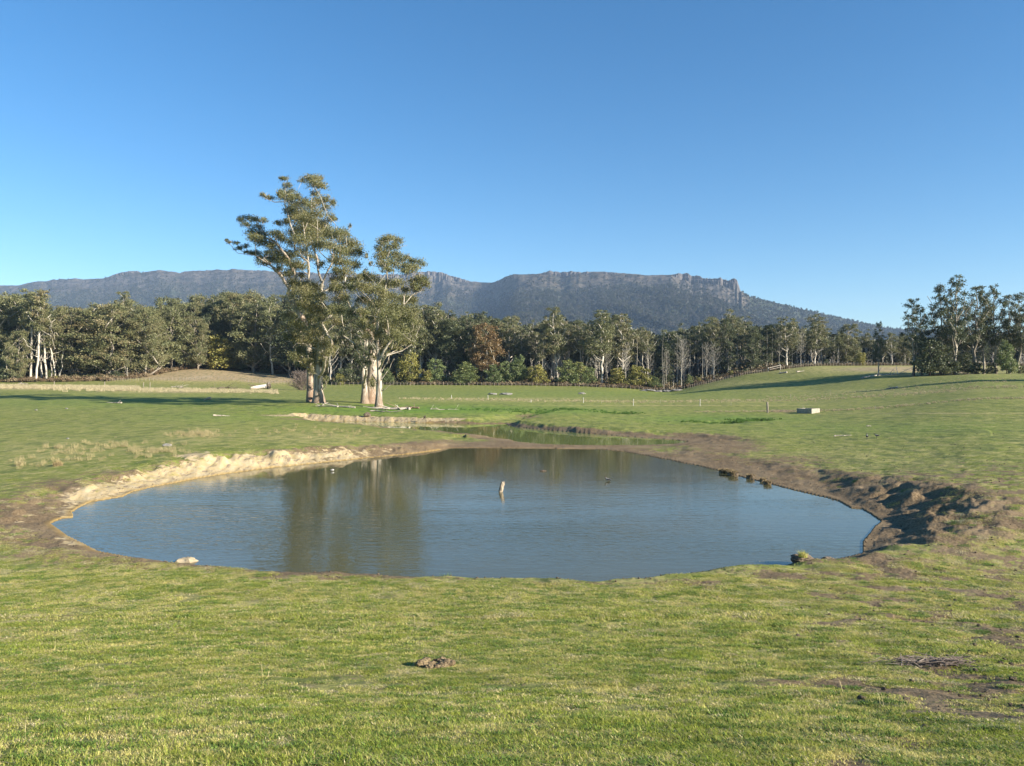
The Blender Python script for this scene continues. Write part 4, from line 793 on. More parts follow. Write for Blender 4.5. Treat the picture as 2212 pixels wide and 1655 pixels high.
# --- dark stand and lone trees on the right-hand rise
STAND = [('stand0', 1898, 694, 214, 'lone narrow gum on the right slope, left of the dark stand', .75), ('stand1', 1973, 640, 204, 'leaning gum with bare white lower trunk at the left end of the dark stand', .9), ('stand2', 1991, 654, 207, 'dark gum close right of the bare white trunk', .8),
 ('shade0', 2008, 728, 200, 'large dark wattle filling the left of the stand', 1.3), ('shade1', 2040, 745, 202, 'dark wattle under the tallest tree of the stand', 1.5), ('shade0', 2085, 760, 203, 'squat dark wattle in the middle of the stand', 1.3), ('stand0', 2034, 612, 203, 'gum leaning left beside the tallest tree of the stand', .8), ('stand2', 2064, 589, 201, 'tallest gum of the dark stand, two-tiered top', .85),
 ('stand1', 2108, 612, 203, 'broad gum with split pale trunk in the middle of the stand', 1.0), ('stand0', 2124, 634, 208, 'gum right of the split pale trunk', .9), ('stand2', 2152, 610, 205, 'tall open gum with spiky top right of the middle of the stand', .8), ('wattle1', 2175, 736, 196, 'olive wattle standing in front of the right end of the stand', .8),
 ('stand1', 2180, 632, 207, 'thin-topped gum behind the olive wattle', .8), ('stand0', 2204, 630, 203, 'gum at the right edge of the picture', .9), ('stand2', 2222, 645, 200, 'gum partly cut off by the right edge of the picture', .9), ('stand1', 2245, 640, 210, 'gum just past the right edge casting shade on the slope', 1.0), ('scrub0', 2141, 784, 198, 'low dark shrub at the foot of the stand', .9), ('scrub1', 2110, 782, 199, 'dark shrub below the split pale trunk', 1.0), ('scrub0', 2208, 790, 199, 'purple-brown low shrub at the right edge', .9),
 ('stand2', 2090, 650, 214, 'slimmer gum behind the tallest and the broad gum of the stand', .9), ('stand0', 2055, 660, 212, 'shadowy gum behind the large dark wattle', 1.0), ('stand2', 2560, 600, 132, 'gum outside the picture whose shade falls on the front of the right slope', 1.1), ('stand0', 2640, 590, 128, 'spreading gum outside the picture shading the front of the right slope', 1.2), ('stand1', 2730, 590, 126, 'tall gum farthest outside the right edge of the picture', 1.1), ('stand1', 2300, 640, 205, 'gum outside the right edge of the picture', 1.0), ('stand0', 2360, 640, 200, 'second gum outside the right edge of the picture', 1.0)]
for k, px, yt, Y, lab, wd in STAND: plant(k, px, yt, Y, lab, 'trees of the stand on the right-hand rise', wd)
plant('twiggy', 654, 790, 207, 'round leafless grey-brown bush left of the tallest paddock gum', None, 1.0)
plant('scrub0', 545, 843, 206, 'grey low bush', None, 1.0) if False else None
# ---------------------------------------------------------------- uncountable growth, scattered with geometry nodes
def euler_from_normal(N, spin):
    """XYZ euler of a frame whose z is N, spun about it"""
    N = N / np.linalg.norm(N, axis=1)[:, None]; cs, sn = np.cos(spin), np.sin(spin)
    t = np.stack([cs, sn, 0 * cs], 1); t = t - N * np.sum(t * N, 1)[:, None]; t /= np.linalg.norm(t, axis=1)[:, None]; b_ = np.cross(N, t)
    ry = -np.arcsin(np.clip(t[:, 2], -1, 1)); rx = np.arctan2(b_[:, 2], N[:, 2]); rz = np.arctan2(t[:, 1], t[:, 0])
    return np.stack([rx, ry, rz], 1)
def scatter(name, pts, rot, scl, idx, protos, label, cat):
    col = bpy.data.collections.new(name + '_kinds')
    for k, (me, mat) in enumerate(protos):
        o = bpy.data.objects.new('%s_kind_%02d' % (name, k), me); me.materials.append(mat); col.objects.link(o)
    me = np_mesh(name, pts, [np.zeros((0, 3), int)]) if False else bpy.data.meshes.new(name)
    me.vertices.add(len(pts)); me.vertices.foreach_set('co', np.asarray(pts, np.float32).ravel())
    a = me.attributes.new('rot', 'FLOAT_VECTOR', 'POINT'); a.data.foreach_set('vector', np.asarray(rot, np.float32).ravel())
    a = me.attributes.new('scl', 'FLOAT_VECTOR', 'POINT'); a.data.foreach_set('vector', np.asarray(scl, np.float32).ravel())
    a = me.attributes.new('idx', 'INT', 'POINT'); a.data.foreach_set('value', np.asarray(idx, np.int32))
    o = bpy.data.objects.new(name, me); C.objects.link(o)
    g = bpy.data.node_groups.new(name, 'GeometryNodeTree')
    g.interface.new_socket('Geometry', in_out='INPUT', socket_type='NodeSocketGeometry'); g.interface.new_socket('Geometry', in_out='OUTPUT', socket_type='NodeSocketGeometry')
    N = g.nodes; L = g.links.new; gi = N.new('NodeGroupInput'); go = N.new('NodeGroupOutput')
    ci = N.new('GeometryNodeCollectionInfo'); ci.inputs['Collection'].default_value = col; ci.inputs['Separate Children'].default_value = True; ci.inputs['Reset Children'].default_value = True
    ip = N.new('GeometryNodeInstanceOnPoints'); ip.inputs['Pick Instance'].default_value = True
    L(gi.outputs[0], ip.inputs['Points']); L(ci.outputs[0], ip.inputs['Instance'])
    for nm, dt, sock in (('rot', 'FLOAT_VECTOR', 'Rotation'), ('scl', 'FLOAT_VECTOR', 'Scale'), ('idx', 'INT', 'Instance Index')):
        na = N.new('GeometryNodeInputNamedAttribute'); na.data_type = dt; na.inputs['Name'].default_value = nm
        L([s for s in na.outputs if s.enabled and s.name == 'Attribute'][0], ip.inputs[sock])
    L(ip.outputs[0], go.inputs[0])
    md = o.modifiers.new('scatter', 'NODES'); md.node_group = g
    tag(o, label, cat, None, 'stuff'); return o
def tuft(seed, n, rad, hmin, hmax, wid, lean=.6, vlo=0., vhi=1.):
    rng = np.random.default_rng(seed)
    a = rng.random(n) * 6.283; r = rad * np.sqrt(rng.random(n)); P = np.stack([r * np.cos(a), r * np.sin(a), 0 * a - .01], 1)
    h = (hmin + (hmax - hmin) * rng.random(n) ** 1.5)[:, None]
    a2 = rng.random(n) * 6.283; ln = (lean * (.3 + 1.2 * rng.random(n)))[:, None]
    d = np.stack([np.cos(a2), np.sin(a2), 0 * a2], 1); s = np.stack([-np.sin(a2), np.cos(a2), 0 * a2], 1) * (wid * (.6 + .8 * rng.random(n)))[:, None] / 2
    up = np.array([[0, 0, 1.0]])
    m = P + h * (.55 * up + d * ln * .25); t = P + h * (.95 * up / np.sqrt(1 + ln ** 2 * .6) + d * ln)
    V = np.stack([P - s, P + s, m + s * .8, m - s * .8, t], 1).reshape(-1, 3)
    b5 = (np.arange(n) * 5)[:, None]; v = vlo + (vhi - vlo) * rng.random(n)
    return np_mesh('tuft', V, [b5 + np.array([[0, 1, 2, 3]]), b5 + np.array([[3, 2, 4]])], dict(v=np.repeat(v, 5)), False)
def normals(x, y, e=.25):
    zx = (H(x + e, y) - H(x - e, y)) / (2 * e); zy = (H(x, y + e) - H(x, y - e)) / (2 * e)
    return np.stack([-zx, -zy, np.ones_like(zx)], 1)
rng = np.random.default_rng(77)
M_BL = mat_blades()
def mud_at(x, y, sh, px, py):
    m = 0 * x
    wid = .8 - np.where(px < 600, .25, 0); m = np.maximum(m, 1.15 - 1.15 * sstep(wid * .7, wid * 2.0, sh)); m = np.maximum(m, .20 + .24 * sstep(1500, 1900, px + (1300 - py) * .4) + .14 * sstep(1450, 1800, px) * (1 - sstep(1330, 1460, py)))
    m = np.maximum(m, sstep(1380, 1500, px) * (1 - sstep(1.2, 4.0, sh)) * (y > 19))
    for a in ((2100, 1100, 170, 50, .85), (2080, 1170, 130, 50, .7), (1960, 1120, 110, 60, 1), (2000, 1235, 170, 40, .6), (1700, 1243, 190, 18, .8), (1500, 1262, 130, 13, .8), (1900, 1212, 120, 26, 1.0), (1850, 1300, 260, 50, .62), (2100, 1420, 220, 90, .5), (700, 1290, 500, 22, .4), (2150, 1250, 120, 60, .6),
              (60, 1110, 110, 50, .8), (130, 1170, 110, 16, .7), (150, 1050, 150, 20, .6), (60, 1190, 120, 14, .4)): m = np.maximum(m, a[4] * blob(px, py, *a[:4]))
    return m
# foreground turf
def sample(n, r0, r1, thm, pw=1.0):
    th = (rng.random(n) * 2 - 1) * R(thm); u = rng.random(n)
    r = r0 * (r1 / r0) ** (u ** pw); return r * np.sin(th), r * np.cos(th)
X = []; Yv = []; Sz = []
for n, r0, r1, thm in ((32000, 1.6, 7, 46), (52000, 6.5, 20, 42), (40000, 15, 52, 40)):
    x, y = sample(n, r0, r1, thm); X.append(x); Yv.append(y); Sz.append(np.clip(np.hypot(x, y) / 8, .85, 1.5) * (.75 + .5 * rng.random(n)))
x = np.concatenate(X); y = np.concatenate(Yv); sz = np.concatenate(Sz)
z, sh, px, py, mr = H(x, y, True)
pk = fbm(x * .9, y * .9, 3, 90); pt = np.clip((fbm(x * 1.7, y * 1.7, 4, 92) - .5) * 1.7 + (fbm(x * 6.5, y * 6.5, 2, 93) - .5) * .9 + .5, 0.02, 1.2)
keep = (sh > .12) & (pt > mud_at(x, y, sh, px, py)) & (rng.random(len(x)) < (.30 + 1.1 * pt) * (1 - .85 * sstep(26, 50, np.hypot(x, y))))
x, y, z, sz, pk = x[keep], y[keep], z[keep], sz[keep], pk[keep]
tall = .55 + 1.0 * fbm(x * .55 + 9, y * .55, 3, 91) ** 1.5
rr = np.hypot(x, y)
dim = np.clip(1.05 - rr / 34, .30, 1) * (.35 + .65 * sstep(.2, 2.0, sh[keep]))
rot = euler_from_normal(normals(x, y), rng.random(len(x)) * 6.28)
protos = [(tuft(900 + k, 150, .18, .012, .040, .0042, .9), M_BL) for k in range(5)] + [(tuft(910 + k, 100, .13, .02, .065, .0048, .9, .0, .5), M_BL) for k in range(3)] + [(tuft(920 + k, 120, .16, .012, .042, .0045, 1.3, .5, 1.0), M_BL) for k in range(2)]
M_WEED = mat_plain('clover', (.11, .18, .03), (.17, .24, .05), 6, bd=.004); M_DRYB = mat_plain('dead_blades', (.62, .53, .29), (.46, .39, .20), 6, bd=.004)
protos += [(tuft(930 + k, 130, .075, .02, .062, .0062, 1.1), M_WEED) for k in range(2)] + [(tuft(934 + k, 90, .10, .012, .05, .0055, 1.5), M_DRYB) for k in range(2)]
idx = rng.integers(0, 10, len(x)); q_ = rng.random(len(x)); idx = np.where(q_ < .10, rng.integers(10, 12, len(x)), np.where(q_ > .84, rng.integers(12, 14, len(x)), idx))
scatter('grass', np.stack([x, y, z], 1), rot, np.stack([sz, sz, sz * tall * dim * .82], 1), idx, protos, 'short green and straw-coloured pasture grass on the near bank', 'grass')
# seed stalks standing out of the turf
x, y = sample(60, 4.0, 18, 37); z, sh, px, py, mr = H(x, y, True); k = sh > .4; x, y, z = x[k], y[k], z[k]
M_STRAW = mat_plain('straw', (.50, .42, .24), (.36, .29, .16), 6)
st = [(tuft(940 + k, 3, .05, .07, .17, .0022, .8), M_STRAW) for k in range(4)]
s = .8 + .5 * rng.random(len(x)); scatter('dry_stalks', np.stack([x, y, z], 1), np.stack([0 * x, 0 * x, rng.random(len(x)) * 6.28], 1), np.stack([s, s, s], 1), rng.integers(0, 4, len(x)), st, 'sparse dry seed stalks standing out of the near turf', 'grass')
# dry rank grass: the pale band at left, clumps by the bank, fence line strips
M_RANK = mat_plain('rank_grass', (.44, .37, .24), (.30, .26, .14), 1.5, bd=.01)
M_TAN = mat_plain('tan_litter', (.26, .20, .12), (.16, .12, .07), 1.5, bd=.01)
M_FERN = mat_plain('bracken', (.14, .085, .052), (.12, .11, .055), .3, bd=.01)
def band(n, x0, x1, Yf, dY):
    px = x0 + (x1 - x0) * rng.random(n); Y = np.interp(px, *zip(*Yf)) + rng.normal(0, 1, n) * dY; return (px - CX) / F * Y, Y
xs, ys, ss = [], [], []
for n, x0, x1, Yf, dY, s in ((2300, -60, 300, [(-60, 236), (300, 198)], 12, .9), (900, 230, 600, [(230, 190), (600, 178)], 8, .65), (900, 860, 2230, [(860, 138), (1300, 140), (1500, 145), (2230, 115)], 3, .30),
                         (500, 1500, 2230, [(1500, 103), (2230, 88)], .8, .22), (400, 1650, 2230, [(1650, 150), (2230, 140)], 6, .25)):
    a, b_ = band(n, x0, x1, Yf, dY); xs.append(a); ys.append(b_); ss.append(np.full(n, s) * (.6 + .8 * rng.random(n)))
x = np.concatenate(xs); y = np.concatenate(ys); s = np.concatenate(ss); z, sh, px, py, mr = H(x, y, True); k = sh > 1; x, y, z, s = x[k], y[k], z[k], s[k]
rk = [(tuft(950 + k, 60, .5, .3, .95, .035, .5), M_RANK) for k in range(5)]
scatter('dry_grass', np.stack([x, y, z], 1), np.stack([0 * x, 0 * x, rng.random(len(x)) * 6.28], 1), np.stack([s, s, s], 1), rng.integers(0, 5, len(x)), rk, 'pale dry rank grass in bands along the paddock fences', 'grass')
xs, ys = [], []
for n, cx, cy, rx, ry in ((90, 430, 945, 55, 6), (50, 330, 985, 70, 8), (40, 150, 985, 90, 14), (8, 128, 968, 7, 3), (10, 40, 1000, 10, 8), (40, 250, 965, 90, 8), (50, 690, 935, 120, 8)):
    a = cx + rng.normal(0, 1, n) * rx * .6; b_ = cy + rng.normal(0, 1, n) * ry * .7; Yq = 4.0 / ((b_ - HZ) / F); xs.append((a - CX) / F * Yq); ys.append(Yq)
x = np.concatenate(xs); y = np.concatenate(ys); z, sh, px, py, mr = H(x, y, True); k = sh > 1; x, y, z = x[k], y[k], z[k]
M_WISP = mat_plain('wispy_straw', (.34, .28, .15), (.24, .21, .10), 3, bd=.005)
scatter('straw_wisps', np.stack([x, y, z], 1), np.stack([0 * x, 0 * x, rng.random(len(x)) * 6.28], 1), np.full((len(x), 3), .42) * (.5 + .8 * rng.random((len(x), 1))), rng.integers(0, 3, len(x)), [(tuft(965 + k, 70, .45, .25, .9, .014, .6), M_WISP) for k in range(3)], 'wispy brown dry grass dotted over the left pasture', 'grass')
# green rushes around the eroded dips
xs, ys = [], []
for n, cx, cy, rx, ry in ((150, 6, 103, 4.5, 2.2), (170, 13.8, 98.6, 2.0, 1.6), (120, 22.5, 80.5, 3.2, 1.0), (50, 3.6, 97, 1.3, 2), (60, 26.5, 84, 2.2, 1.2), (90, -1, 103, 6, 3)):
    xs.append(cx + rng.normal(0, 1, n) * rx * .6); ys.append(cy + rng.normal(0, 1, n) * ry * .6)
x = np.concatenate(xs); y = np.concatenate(ys); z, sh, px, py, mr = H(x, y, True); k = sh > .3; x, y, z = x[k], y[k], z[k]
M_RUSH = mat_plain('rush', (.055, .13, .025), (.11, .17, .04), 3, bd=.005)
scatter('rushes', np.stack([x, y, z], 1), np.stack([0 * x, 0 * x, rng.random(len(x)) * 6.28], 1), np.full((len(x), 3), .32) * (.6 + .8 * rng.random((len(x), 1))), rng.integers(0, 3, len(x)), [(tuft(960 + k, 60, .5, .3, .9, .04, .6), M_RUSH) for k in range(3)], 'dark green rushes in the eroded dips beyond the far pond', 'rushes')
# bracken and undergrowth along and inside the forest edge
n = 9000; px = -80 + 2400 * rng.random(n); fb = np.interp(px, [-600, 0, 230, 300, 430, 620, 700, 900, 1100, 1300, 1450, 1500, 1600, 1700, 1760, 3000], [288, 290, 290, 300, 342, 338, 296, 293, 293, 292, 290, 288, 288, 291, 298, 298])
Y = fb + np.abs(rng.normal(0, 1, n)) * 34; k = rng.random(n) < np.where((Y - fb) < 12, 1, .5); px, Y, fb = px[k], Y[k], fb[k]
x = (px - CX) / F * Y; z = H(x, Y); s = (.35 + .5 * rng.random(len(x))) * (1 + .9 * sstep(3, 20, Y - fb)) * np.where((px > 1700), .6, 1)
def fern(seed):
    rg = np.random.default_rng(seed); cl = [((rg.normal(0, .8), rg.normal(0, .8), .45 + .4 * rg.random()), (.7, .7, .45)) for _ in range(5)]
    return leaf_mesh('fern', cl, rg, 60, .42, droop=.1, sub=5, asp=.5)
M_UNDER = mat_leaf('undergrowth_leaves', (.055, .062, .026), (.125, .120, .052), (.15, .10, .05), .5)
ix = np.where((Y - fb < 9) & ((px > 880) | (px < 430)), rng.integers(0, 3, len(x)), rng.integers(2, 6, len(x)))
scatter('undergrowth', np.stack([x, Y, z], 1), np.stack([0 * x, 0 * x, rng.random(len(x)) * 6.28], 1), np.stack([s * 1.5, s * 1.5, s * 1.5], 1), ix, [(fern(970), M_FERN), (fern(971), M_FERN), (fern(972), M_TAN), (fern(973), M_UNDER), (fern(974), M_UNDER), (fern(975), M_UNDER)], 'reddish bracken and low scrub along the foot of the forest', 'undergrowth')
# the wood behind the counted trees, and the forest on the mountain
def far_tree(seed, dead=False):
    rg = np.random.default_rng(seed); cl = []
    for k in range(9):
        u = (k + .5) / 9; a = k * 2.4; cl.append(((math.cos(a) * 3.2 * (1 - u * .5) * rg.random(), math.sin(a) * 3.2 * (1 - u * .5) * rg.random(), 7 + 13 * u), (2.6, 2.6, 1.7)))
    return leaf_mesh('far_crown', cl, rg, 26, 1.5, droop=.3, sub=4, asp=.7)
def far_pole(seed):
    rg = np.random.default_rng(seed); sk = Skel(); sk.limb([(0, 0, -1), (rg.normal(0, .4), 0, 9), (rg.normal(0, .8), 0, 20)], .32, .10, root=True, step=5)
    for k in range(5): z0 = 8 + 10 * rg.random(); a = rg.random() * 6.28; sk.limb([(0, 0, z0), (math.cos(a) * 2.4, math.sin(a) * 2.4, z0 + 3)], .14, .08, step=4)
    return sk.mesh('far_pole', .3, rmin=.1, sides=3)
M_FAR = mat_leaf('far_forest_leaves', (.032, .042, .022), (.074, .080, .040), (.088, .078, .044), .3, .1)
M_FARP = mat_plain('far_trunks', (.34, .31, .27), (.22, .20, .17), 1)
n = 2400; px = -90 + 2420 * rng.random(n); Y = 356 + 300 * rng.random(n) ** 1.3; x = (px - CX) / F * Y; z = H(x, Y)
top = -(np.interp(px, *zip(*SKY)) + 14 + 20 * rng.random(n) - HZ) / F * Y; s = np.clip((top - z) / 20.5, .5, 2.2)
kind = rng.integers(0, 4, n)
pts = np.stack([x, Y, z], 1); sc = np.stack([s * .95, s * .95, s], 1); rt = np.stack([0 * x, 0 * x, rng.random(n) * 6.28], 1)
pts = np.concatenate([pts, pts]); sc = np.concatenate([sc, sc]); rt = np.concatenate([rt, rt]); kind = np.concatenate([kind, np.full(n, 4) + rng.integers(0, 2, n)])
scatter('distant_wood', pts, rt, sc, kind, [(far_tree(k), M_FAR) for k in range(4)] + [(far_pole(9), M_FARP), (far_pole(10), M_FARP)], 'mass of further trees closing the wood behind the front rows', 'forest')
n = 62000; px = -60 + 2340 * rng.random(n); s_ = .42 + .545 * rng.random(n) ** .8
X3, Y3, Z3, hc3 = mtn(px, s_)
dens = fbm(X3 / 260, Y3 / 120, 4, 65); lim = 1 - sstep(.80, .95, s_ + (dens - .5) * .25) * np.where(px > 1610, .15, .93)
k = (rng.random(n) < lim); X3, Y3, Z3, s_, dens, px = X3[k], Y3[k], Z3[k], s_[k], dens[k], px[k]
m = len(X3); sc = (.50 + .55 * rng.random(m)) * (1.15 - .45 * sstep(.7, .95, s_)); kind = rng.integers(0, 4, m)
pol = rng.random(m) < .40 + .5 * (dens - .5); kind = np.where(pol, 4 + rng.integers(0, 2, m), kind)
scatter('mountain_forest', np.stack([X3, Y3, Z3 - 2], 1), np.stack([0 * X3, 0 * X3, rng.random(m) * 6.28], 1), np.stack([sc * 1.7, sc * 1.7, sc], 1), kind,
        [(far_tree(20 + k), M_FAR) for k in range(4)] + [(far_tree(31), mat_leaf('thin_forest_leaves', (.075, .072, .055), (.13, .12, .095), (.11, .095, .072), .3, .1)), (far_pole(12), M_FARP)], 'continuous eucalypt forest covering the mountain slopes', 'forest')

# ---------------------------------------------------------------- small solids
class MB:
    """collects bevelled boxes, tubes and lumps into one mesh"""
    def __init__(s): s.V = []; s.F = {}; s.n = 0
    def add(s, V, F_):
        V = np.asarray(V, float)
        for f in F_: s.F.setdefault(len(f), []).append(np.array(f) + s.n)
        s.V.append(V); s.n += len(V)
    def box(s, c, d, rz=0.0, bev=.02, taper=1.0):
        c = np.array(c, float); hx, hy, hz = np.array(d) / 2; P = []
        rings = [(-hz, -bev, 1), (-hz + bev, 0, 1), (hz - bev, 0, taper), (hz, -bev, taper)]
        for z, o, t in rings:
            ax, ay = hx * t + o, hy * t + o; b2 = min(bev, ax * .5, ay * .5)
            for sx, sy in ((-1, -1), (1, -1), (1, 1), (-1, 1)):
                q = [(sx * ax, sy * (ay - b2)), (sx * (ax - b2), sy * ay)]
                if sx * sy < 0: q = q[::-1]
                P += [(a, b_, z) for a, b_ in q]
        P = np.array(P); cs, sn = math.cos(rz), math.sin(rz); P = np.stack([P[:, 0] * cs - P[:, 1] * sn, P[:, 0] * sn + P[:, 1] * cs, P[:, 2]], 1) + c
        Fs = [[r * 8 + k, r * 8 + (k + 1) % 8, (r + 1) * 8 + (k + 1) % 8, (r + 1) * 8 + k] for r in range(3) for k in range(8)]
        Fs += [list(range(7, -1, -1)), list(range(24, 32))]; s.add(P, Fs)
    def tube(s, pts, rad, sides=6, rng=None, cap=True):
        pts = np.array(pts, float); n = len(pts); rad = np.full(n, rad) if np.isscalar(rad) else np.array(rad)
        d = np.gradient(pts, axis=0); d /= np.linalg.norm(d, axis=1)[:, None]; ref = np.array([[.13, .21, .95]]) if abs(d[0, 2]) < .8 else np.array([[1., .1, 0]])
        u = np.cross(d, ref); u /= np.linalg.norm(u, axis=1)[:, None]; v = np.cross(d, u); a = np.arange(sides) * 2 * math.pi / sides
        rr_ = rad[:, None] * (1 if rng is None else (.8 + .4 * rng.random((n, sides))))
        V = pts[:, None] + rr_[..., None] * (np.cos(a)[None, :, None] * u[:, None] + np.sin(a)[None, :, None] * v[:, None])
        Fs = [[i * sides + k, i * sides + (k + 1) % sides, (i + 1) * sides + (k + 1) % sides, (i + 1) * sides + k] for i in range(n - 1) for k in range(sides)]
        if cap: Fs += [list(range(sides))[::-1], [(n - 1) * sides + k for k in range(sides)]]
        s.add(V.reshape(-1, 3), Fs)
    def lump(s, c, d, seed=0, amp=.25, nu=22, nv=14, fr=2.0, sink=.0):
        c = np.array(c, float); d = np.array(d, float); P = []
        for j in range(nv + 1):
            ph = math.pi * j / nv
            for i in range(nu):
                th = 2 * math.pi * i / nu; P.append((math.sin(ph) * math.cos(th), math.sin(ph) * math.sin(th), math.cos(ph)))
        P = np.array(P); k = 1 + amp * 2 * (fbm(P[:, 0] * fr + P[:, 2] * fr * .7 + 5 * seed, P[:, 1] * fr - P[:, 2] * fr * .6 + 3, 4, seed) - .5) ; P = P * k[:, None] * d / 2 + c
        Fs = [[j * nu + i, (j + 1) * nu + i, (j + 1) * nu + (i + 1) % nu, j * nu + (i + 1) % nu] for j in range(nv) for i in range(nu)]; s.add(P, Fs)
    def build(s, name, mat, parent=None, loc=None, smooth=False):
        me = np_mesh(name, np.concatenate(s.V), [np.array(v) for v in s.F.values()], None, smooth); return link(name, me, mat, parent, loc)
M_WHITE = mat_plain('white_post_paint', (.50, .49, .44), (.40, .38, .33), 5, .6, bump=.1)
M_POST = mat_plain('weathered_post', (.34, .29, .23), (.20, .165, .13), 3, .9, (8, 8, .8), .6, bd=.01)
M_CONC = mat_plain('concrete', (.34, .31, .25), (.25, .225, .18), 4, .9, bump=.4, bd=.008)
M_ROCK = mat_plain('grey_rock', (.30, .28, .25), (.17, .16, .14), 4, .9, bump=.8)
M_CHALK = mat_plain('pale_clay', (.42, .34, .22), (.27, .21, .13), 3, .95, bump=.8)
M_CLOD = mat_plain('soil_clod', (.20, .155, .11), (.09, .07, .05), 9, .95, bump=1.0)
M_DUNG = mat_plain('dry_dung', (.24, .18, .10), (.12, .085, .05), 16, .95, bump=1.0)
M_WIRE = mat_plain('fence_wire', (.30, .30, .30), (.22, .22, .22), 3, .5)
def gp(px, Y, dz=0.0):
    x = (px - CX) / F * Y; return Vector((x, Y, Hs(x, Y) + dz))
rs = np.random.default_rng(3)
# far boundary fences: posts every few metres, two wires and the gate
def fence(path, n, ph, label, mat, pw=.11, wires=(.55, .9), sp=None):
    P0 = gp(*path[0]); root = empty('fence', P0); tag(root, label, 'fence')
    pxs = np.array([p[0] for p in path], float); Ys = np.array([p[1] for p in path], float)
    t = np.linspace(0, 1, n); qx = np.interp(t, np.linspace(0, 1, len(path)), pxs); qY = np.interp(t, np.linspace(0, 1, len(path)), Ys); tops = []
    pm = MB(); pm.box((0, 0, ph / 2 - .15), (pw, pw, ph + .3), 0, .015, .9); first = None
    for a, b_ in zip(qx, qY):
        p = gp(a, b_) - P0
        if first is None: first = o = pm.build('post', mat, root)
        else: o = first.copy(); C.objects.link(o); o.parent = root
        hs = .85 + .3 * rs.random(); o.location = p; o.scale = (1, 1, hs); o.rotation_euler = (rs.normal(0, .03), rs.normal(0, .04), rs.random()); tops.append(p)
    for w_ in wires:
        m = MB(); m.tube([q + Vector((0, 0, ph * w_)) for q in tops], .012, 4, cap=False); m.build('wire', M_WIRE, root)
    return root
fence([(232, 290), (300, 292), (400, 291), (460, 300), (560, 287), (640, 285)], 62, 1.15, 'post and wire fence between the left green field and the brown slope', M_POST)
fence([(716, 287), (820, 287), (900, 288), (1000, 289), (1100, 289), (1200, 289), (1300, 288), (1400, 287), (1478, 286)], 88, 1.15, 'post and wire fence along the foot of the wattle row', M_POST)
fence([(1486, 285), (1540, 284), (1600, 284), (1655, 286)], 34, 1.2, 'post and wire fence climbing the slope to the wooden gate', M_POST)
fence([(1690, 290), (1760, 295), (1850, 296), (1950, 296), (2060, 296), (2210, 296)], 70, 1.2, 'hilltop fence from the gate to the dark stand', M_POST)
g0 = gp(1659, 287); g1 = gp(1686, 289); gt = empty('gate', g0); tag(gt, 'long pale wooden rail gate at the top of the climbing fence', 'gate')
dv = g1 - g0
for name_, a, b_, r_ in (('rail', (0, 0, 1.35), dv + Vector((0, 0, 1.75)), .07), ('rail', (0, 0, .65), dv + Vector((0, 0, .95)), .05), ('post', (0, 0, -.2), (0, 0, 1.6), .13), ('post', dv + Vector((0, 0, -.2)), dv + Vector((0, 0, 2.0)), .14)):
    m = MB(); m.tube([Vector(a), (Vector(a) + Vector(b_)) / 2, Vector(b_)], r_, 6); m.build(name_, B_DEAD, gt)
# white electric-fence posts, each by itself with its cap
EP = [(975, 141, 1.15, 0, 'white electric-fence post, first one right of the bronze-green gum'), (1054, 139, 1.45, 0, 'tall white electric-fence post above the left end of the eroded gully'), (1147, 129, .95, 0, 'short white electric-fence post above the gully mouth'), (1260, 131, 1.6, 0, 'tall white electric-fence post straight above the dark rush patch'),
      (1368, 124, 1.9, 0, 'tallest white electric-fence post, right of centre'), (1512, 121, 1.85, 0, 'white electric-fence post left of the brown timber post'), (1033, 141, .7, 1, 'faint thin rod left of the tall white post'), (1299, 131, 1.0, 1, 'thin grey rod between the two tall white posts'), (1426, 136, 1.3, 1, 'thin rod between the tallest white post and the next white post'),
      (1579, 120, 1.25, 1, 'thin rod left of the brown timber post'), (1708, 145, 1.5, 1, 'faint rod beyond the ground between brown post and trough'), (1793, 150, 1.6, 1, 'faint rod beyond and right of the concrete trough'), (1735, 100, 1.1, 1, 'thin rod just behind the concrete trough'), (2373, 100, 1, 1, ''),
      (117, 225, 2.2, 2, 'dark timber post in the pale grass, first at left'), (143, 224, 1.6, 1, 'pale thin post right of the first dark timber post'), (214, 222, 1.6, 1, 'thin grey post before the dark one in the pale grass'), (226, 220, 2.2, 2, 'dark timber post in the middle of the pale grass band'), (293, 216, 1.6, 1, 'thin pale post near the grey brush heap'), (310, 214, 2.0, 2, 'dark timber post right of the thin pale post'), (324, 213, 2.1, 2, 'rightmost dark timber post in the pale grass band'),
      (1891, 92, .9, 1, 'thin rod at the pale strip left of the right edge')]
for px_, Y_, h_, kd, lb in EP:
    if not lb: continue
    r = empty('electric_fence_post' if kd == 0 else 'fence_rod' if kd == 1 else 'timber_post', gp(px_, Y_)); tag(r, lb, 'post', 'posts of the paddock fences')
    h_ *= .6 if px_ > 900 else .8
    m = MB(); rad = (.075, .035, .09)[kd]
    rad = (.055, .028, .09)[kd]; m.tube([(0, 0, -.2), (.01, 0, h_ * .5), (rs.normal(0, .03), 0, h_)], rad, 6); m.build('shaft', (M_WHITE, M_CONC, M_POST)[kd], r)
    if kd == 0: m = MB(); m.box((rad + .03, 0, h_ * .86), (.07, .06, .08), 0, .01); m.build('insulator', M_POST, r)
